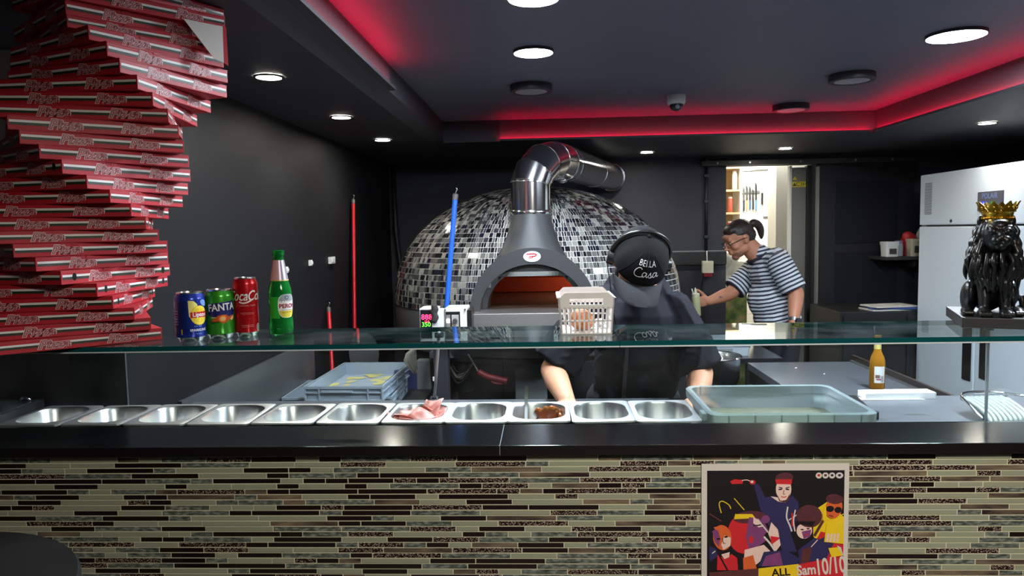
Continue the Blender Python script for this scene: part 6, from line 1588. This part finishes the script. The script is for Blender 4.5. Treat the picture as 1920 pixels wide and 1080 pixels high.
b = BM(); tube(b, [crown_pt(0, .58 + i * .06, .0040) for i in range(9)], [.0022, .0024, .0026, .0024, .002, .002, .0018, .0016, .0014], 6); O('seam', b, cap_m, CP, smooth=True)
b = BM(); ell(b, crown_pt(0, PI / 2, .002), .007); O('top_button', b, cap_m, CP, smooth=True)
def brim_pt(u, v, th):
    a = (u - .5) * 2; x = .086 * a * (1 - .04 * v ** 2); y0 = -.108 * math.sqrt(max(0.02, 1 - (a * .92) ** 2)) ; reach = .072 * (1 - abs(a) ** 5) + .004
    y = y0 - reach * v; z = .006 - .030 * a * a - .020 * v * v + .002
    return Hc @ (Vector((x, y, z + th)))
b = sheet(brim_pt, 28, 10, .0035); O('cap_brim', b, brim_m, CP, smooth=True, auto=60)
fl = Flat(); fl.text('BELLA', .0205, 0, .014, 0, offset=-.0001, sx=.92, spacing=1.05)
for st in ([(-.012, .0005), (-.018, .0035), (-.025, .0005), (-.030, -.008), (-.028, -.016), (-.020, -.0185), (-.010, -.0165), (-.006, -.013)],
           [(.001, -.006), (-.006, -.0055), (-.009, -.0115), (-.006, -.0165), (-.001, -.013), (.002, -.006), (.0015, -.0135), (.004, -.016), (.008, -.012)],
           [(.007, -.0125), (.0125, -.005), (.0125, -.0085), (.015, -.0135), (.0125, -.017), (.008, -.0155)], [(.0125, -.017), (.016, -.016), (.019, -.0125)],
           [(.029, -.006), (.022, -.0055), (.019, -.0115), (.022, -.0165), (.027, -.013), (.030, -.006), (.0295, -.0135), (.032, -.016), (.035, -.013)]):
    fl.stroke(st, .0017, 0, 0, 6)
fl.slice(.004, -.05, .05)
b = fl.put(lambda u, v, z: crown_pt(u * 1.3 / .096, .50 + v * 1.3 / .098, .0042)); O('cap_lettering', b, M('stitch_white', L(226, 226, 226), .7), CP, label='white lettering BELLA Casa')
# headset
b = BM(); P_ = [Hc @ Vector((.0965 * math.sin(a), .02, .018 + .108 * math.cos(a))) for a in [(-100 + 200 * i / 24) * PI / 180 for i in range(25)]]
tube(b, P_, .0065, 8); hs = O('headset', b, M('headset_black', L(26, 26, 28), .3), CH, smooth=True, label='black headset band over the cap')
for s in (-1, 1):
    b = BM(); tube(b, [Hc @ Vector((s * .083, .01, -.006)), Hc @ Vector((s * .105, .014, -.006))], [.026, .023], 20); O('ear_cup', b, M('ear_cup', L(20, 20, 22), .35), hs, smooth=True, auto=40)
b = BM(); tube(b, smooth_path([Hc @ Vector((-.104, .0, -.02)), (.215, 2.42, 1.40), (.222, 2.43, 1.33), (.24, 2.45, 1.25)], 6), .0022, 6); O('headset_cable', b, black_plastic, hs, smooth=True)

# --- the man at the back
MN = thing('person', 'man in striped tee shirt with ponytail and glasses reaching out a squeeze bottle', 'person', (1.52, 4.8, 0))
Hm = Matrix.Translation((1.252, 4.79, 1.522)) @ Matrix.Rotation(math.radians(-76), 4, 'Z') @ Matrix.Rotation(math.radians(26), 4, 'X')
b = BM(); head(b, Hm, 1.08)
cone(b, (1.385, 4.80, 1.395), Hm @ Vector((0, .03, -.05)), .064, .058); cone(b, (1.45, 4.80, 1.31), (1.51, 4.80, 1.0), .095, .115); ell(b, (1.52, 4.80, .95), (.13, .16, .11)); cone(b, (1.455, 4.67, 1.35), (1.41, 4.93, 1.31), .05, .05)
n1 = [Vector(p) for p in ((1.465, 4.625, 1.355), (1.55, 4.585, 1.175), (1.508, 4.50, 1.01))]; n2 = [Vector(p) for p in ((1.395, 4.96, 1.305), (1.235, 4.92, 1.155), (1.075, 4.845, 1.112))]
for a in (n1, n2):
    cone(b, a[0], a[1], .056, .047); cone(b, a[1], a[1].lerp(a[2], .35), .047, .045); cone(b, a[1].lerp(a[2], .35), a[2], .045, .030)
hand(b, n1[2], (-.12, -.2, -1), (-1, 0, .1), -1, 1.0, .4); hand(b, n2[2], (-1, -.03, -.06), (0, -1, 0), 1, 1.0, .95)
for s in (-1, 1): cone(b, (1.53, 4.80 + s * .09, .93), (1.50, 4.80 + s * .10, .50), .088, .058); cone(b, (1.50, 4.80 + s * .10, .50), (1.54, 4.80 + s * .10, .07), .058, .038); ell(b, (1.48, 4.80 + s * .10, .04), (.10, .042, .035))
OM('body', remesh(b, .0055, 2), skin2, MN)
eyes(MN, Hm, ('iris_dark', L(50, 36, 28)))
st_a, st_b = L(46, 50, 66), L(198, 204, 212)
b = BM()
ell(b, (1.455, 4.80, 1.30), (.135, .17, .13), Matrix.Rotation(-.3, 3, 'Y')); ell(b, (1.475, 4.80, 1.12), (.160, .165, .17)); ell(b, (1.50, 4.80, 1.0), (.150, .165, .13)); cone(b, (1.46, 4.67, 1.355), (1.41, 4.93, 1.325), .078, .078); cone(b, (1.42, 4.80, 1.37), (1.385, 4.80, 1.41), .09, .072); ell(b, (1.475, 4.80, 1.375), (.10, .15, .08), Matrix.Rotation(-.3, 3, 'Y'))
for q in range(0): zz = .98 + q * .055; tube(b, smooth_path([(1.38, 4.66, zz + .02), (1.33 + .02 * q % .03, 4.70, zz), (1.36, 4.64, zz - .02)], 3), [.004, .008, .010, .010, .010, .008, .004], 8)
OM('tee_shirt', folds(remesh(b, .006, 3), .007, (9, 9, 6)), stripe_mat('shirt_stripe', (-.24, 0, 1), .0245, .46, st_a, st_b), MN)
for nm, a, ax in (('sleeve', n1, None), ('sleeve', n2, None)):
    b = BM(); d_ = a[1] - a[0]; end = a[0] + d_ * .86
    cone(b, a[0], a[0] + d_ * .3, .079, .078); tube(b, [a[0] + d_ * .25, end], [.078, .079], 20)
    OM(nm, remesh(b, .006, 3), stripe_mat('sleeve_stripe' + ('' if a is n1 else '_far'), d_, .0245, .46, st_a, st_b), MN)
b = BM(); tube(b, [Vector((1.378, 4.80, 1.405)) + Matrix.Rotation(-.55, 3, 'Y') @ Vector((.073 * math.cos(q * PI / 12), .073 * math.sin(q * PI / 12), 0)) for q in range(25)], .009, 8); O('neckband', b, M('neckband', L(36, 38, 48), .8), MN, smooth=True)
b = BM()
for s in (-1, 1): cone(b, (1.53, 4.80 + s * .085, .93), (1.50, 4.80 + s * .10, .50), .105, .078); cone(b, (1.50, 4.80 + s * .10, .50), (1.54, 4.80 + s * .10, .09), .078, .066)
ell(b, (1.53, 4.80, .93), (.145, .165, .10)); OM('trousers', remesh(b, .009, 1), pants_m, MN)
for s in (-1, 1):
    b = BM(); ell(b, (1.47, 4.80 + s * .10, .045), (.13, .05, .044)); cone(b, (1.54, 4.80 + s * .10, .05), (1.54, 4.80 + s * .10, .10), .05, .045); OM('shoe', remesh(b, .007, 1), black_plastic, MN)
hair2 = M('hair_brown', L(44, 32, 30), .5, var=.35, scale=90, bump=.3)
b = BM()
for c, r in (((0, .022, .036), (.080, .094, .082)), ((0, .05, -.005), (.070, .066, .060)), ((0, -.02, .072), (.062, .06, .040))):
    t2 = bmesh.new(); ell(t2, c, r); merge(b, t2, Hm)
hm_ = OM('hair', remesh(b, .0045, 1), hair2, MN)
b = BM(); tube(b, [Hm @ Vector(p) for p in smooth_path([(0, .098, .03), (0, .125, .042), (0, .150, .028), (0, .160, -.008), (0, .150, -.05), (0, .138, -.078)], 4)], [.012, .016, .02, .024, .027, .028, .028, .027, .027, .026, .026, .025, .024, .023, .022, .02, .018, .015, .012, .008, .004], 12)
OM('ponytail', remesh(b, .004, 1), hair2, hm_)
b = BM(); tube(b, [Hm @ Vector((.017 * math.cos(q * PI / 8), .106, .032 + .017 * math.sin(q * PI / 8))) for q in range(17)], .005, 6); O('hair_tie', b, black_plastic, hm_, smooth=True)
b = BM()
for c, r in (((0, -.040, -.070), (.0565, .052, .043)), ((0, -.073, -.098), (.031, .023, .022))):
    t2 = bmesh.new(); ell(t2, c, r); merge(b, t2, Hm)
OM('stubble', remesh(b, .004, 1), M('stubble', L(146, 100, 82), .7, var=.2, scale=150), MN)
for s in (-1, 1):
    pass
b = BM()
for s in (-1, 1):
    tube(b, [Hm @ Vector((s * .031 + .024 * math.copysign(abs(math.cos(q * PI / 10)) ** .7, math.cos(q * PI / 10)), -.104 + .006 * abs(math.cos(q * PI / 10)), -.002 + .017 * math.sin(q * PI / 10))) for q in range(21)], .0021, 6)
    tube(b, [Hm @ Vector(p) for p in ((s * .055, -.098, .004), (s * .082, -.03, .008), (s * .084, .012, .0))], .0022, 6)
tube(b, [Hm @ Vector((-.008, -.107, .002)), Hm @ Vector((.008, -.107, .002))], .002, 6); O('glasses', b, black_plastic, MN, smooth=True, label='dark framed glasses')
d_ = (n1[2] - n1[1]).normalized(); c = n1[2] - d_ * .012
b = BM(); tube(b, [c - d_ * .011, c + d_ * .011], .0345, 24); wt = O('watch_strap', b, steel_dull, MN, smooth=True, auto=40)
b = BM(); tube(b, [c + Vector((.012, -.031, 0)), c + Vector((.017, -.043, 0))], .019, 20); O('watch_face', b, M('watch_dial', L(40, 42, 46), .2), wt, smooth=True, auto=40, label='round dark watch face')
fl = Flat(); fl.stroke([(-.012, .0), (-.004, .006), (.004, -.002), (.014, .004)], .004); fl.stroke([(-.006, -.006), (.004, .008)], .003)
w_ = n2[1].lerp(n2[2], .55)
b = fl.put(lambda x, y, z: w_ + Vector((x, -.0425 + .25 * x - .012 * (abs(y) / .01) ** 2 * 0, y + .004))); O('tattoo', b, M('tattoo', L(96, 84, 90), .6), MN, label='small dark forearm tattoo')

# squeeze bottles in his hand
for i, (x, y, lab, c) in enumerate(((.985, 4.80, 'squeeze bottle of pale dressing held by the man in stripes', L(190, 196, 150)), )):
    t = thing('squeeze_bottle', lab, 'squeeze bottle', (x, y, 1.02))
    m4 = Matrix.Translation((x, y, 1.02)) @ Matrix.Rotation(-.06, 4, 'Y')
    b = BM(); lathe(b, [(.024, 0), (.027, .004), (.027, .12), (.024, .13)], 24); bmesh.ops.transform(b, matrix=m4, verts=b.verts[:]); O('bottle_body', b, M('dressing', c, .3), t, smooth=True, auto=40)
    b = BM(); lathe(b, [(.026, .128), (.026, .145), (.012, .152), (.006, .175), (.003, .186)], 24); bmesh.ops.transform(b, matrix=m4, verts=b.verts[:]); O('nozzle_cap', b, M('cap_cream', L(206, 206, 176), .4), t, smooth=True, auto=40)
    b = BM(); tube(b, [m4 @ Vector((-.016, 0, .145)), m4 @ Vector((-.022, 0, .18))], .004, 8); O('tip_cover', b, white_plastic, t, smooth=True)
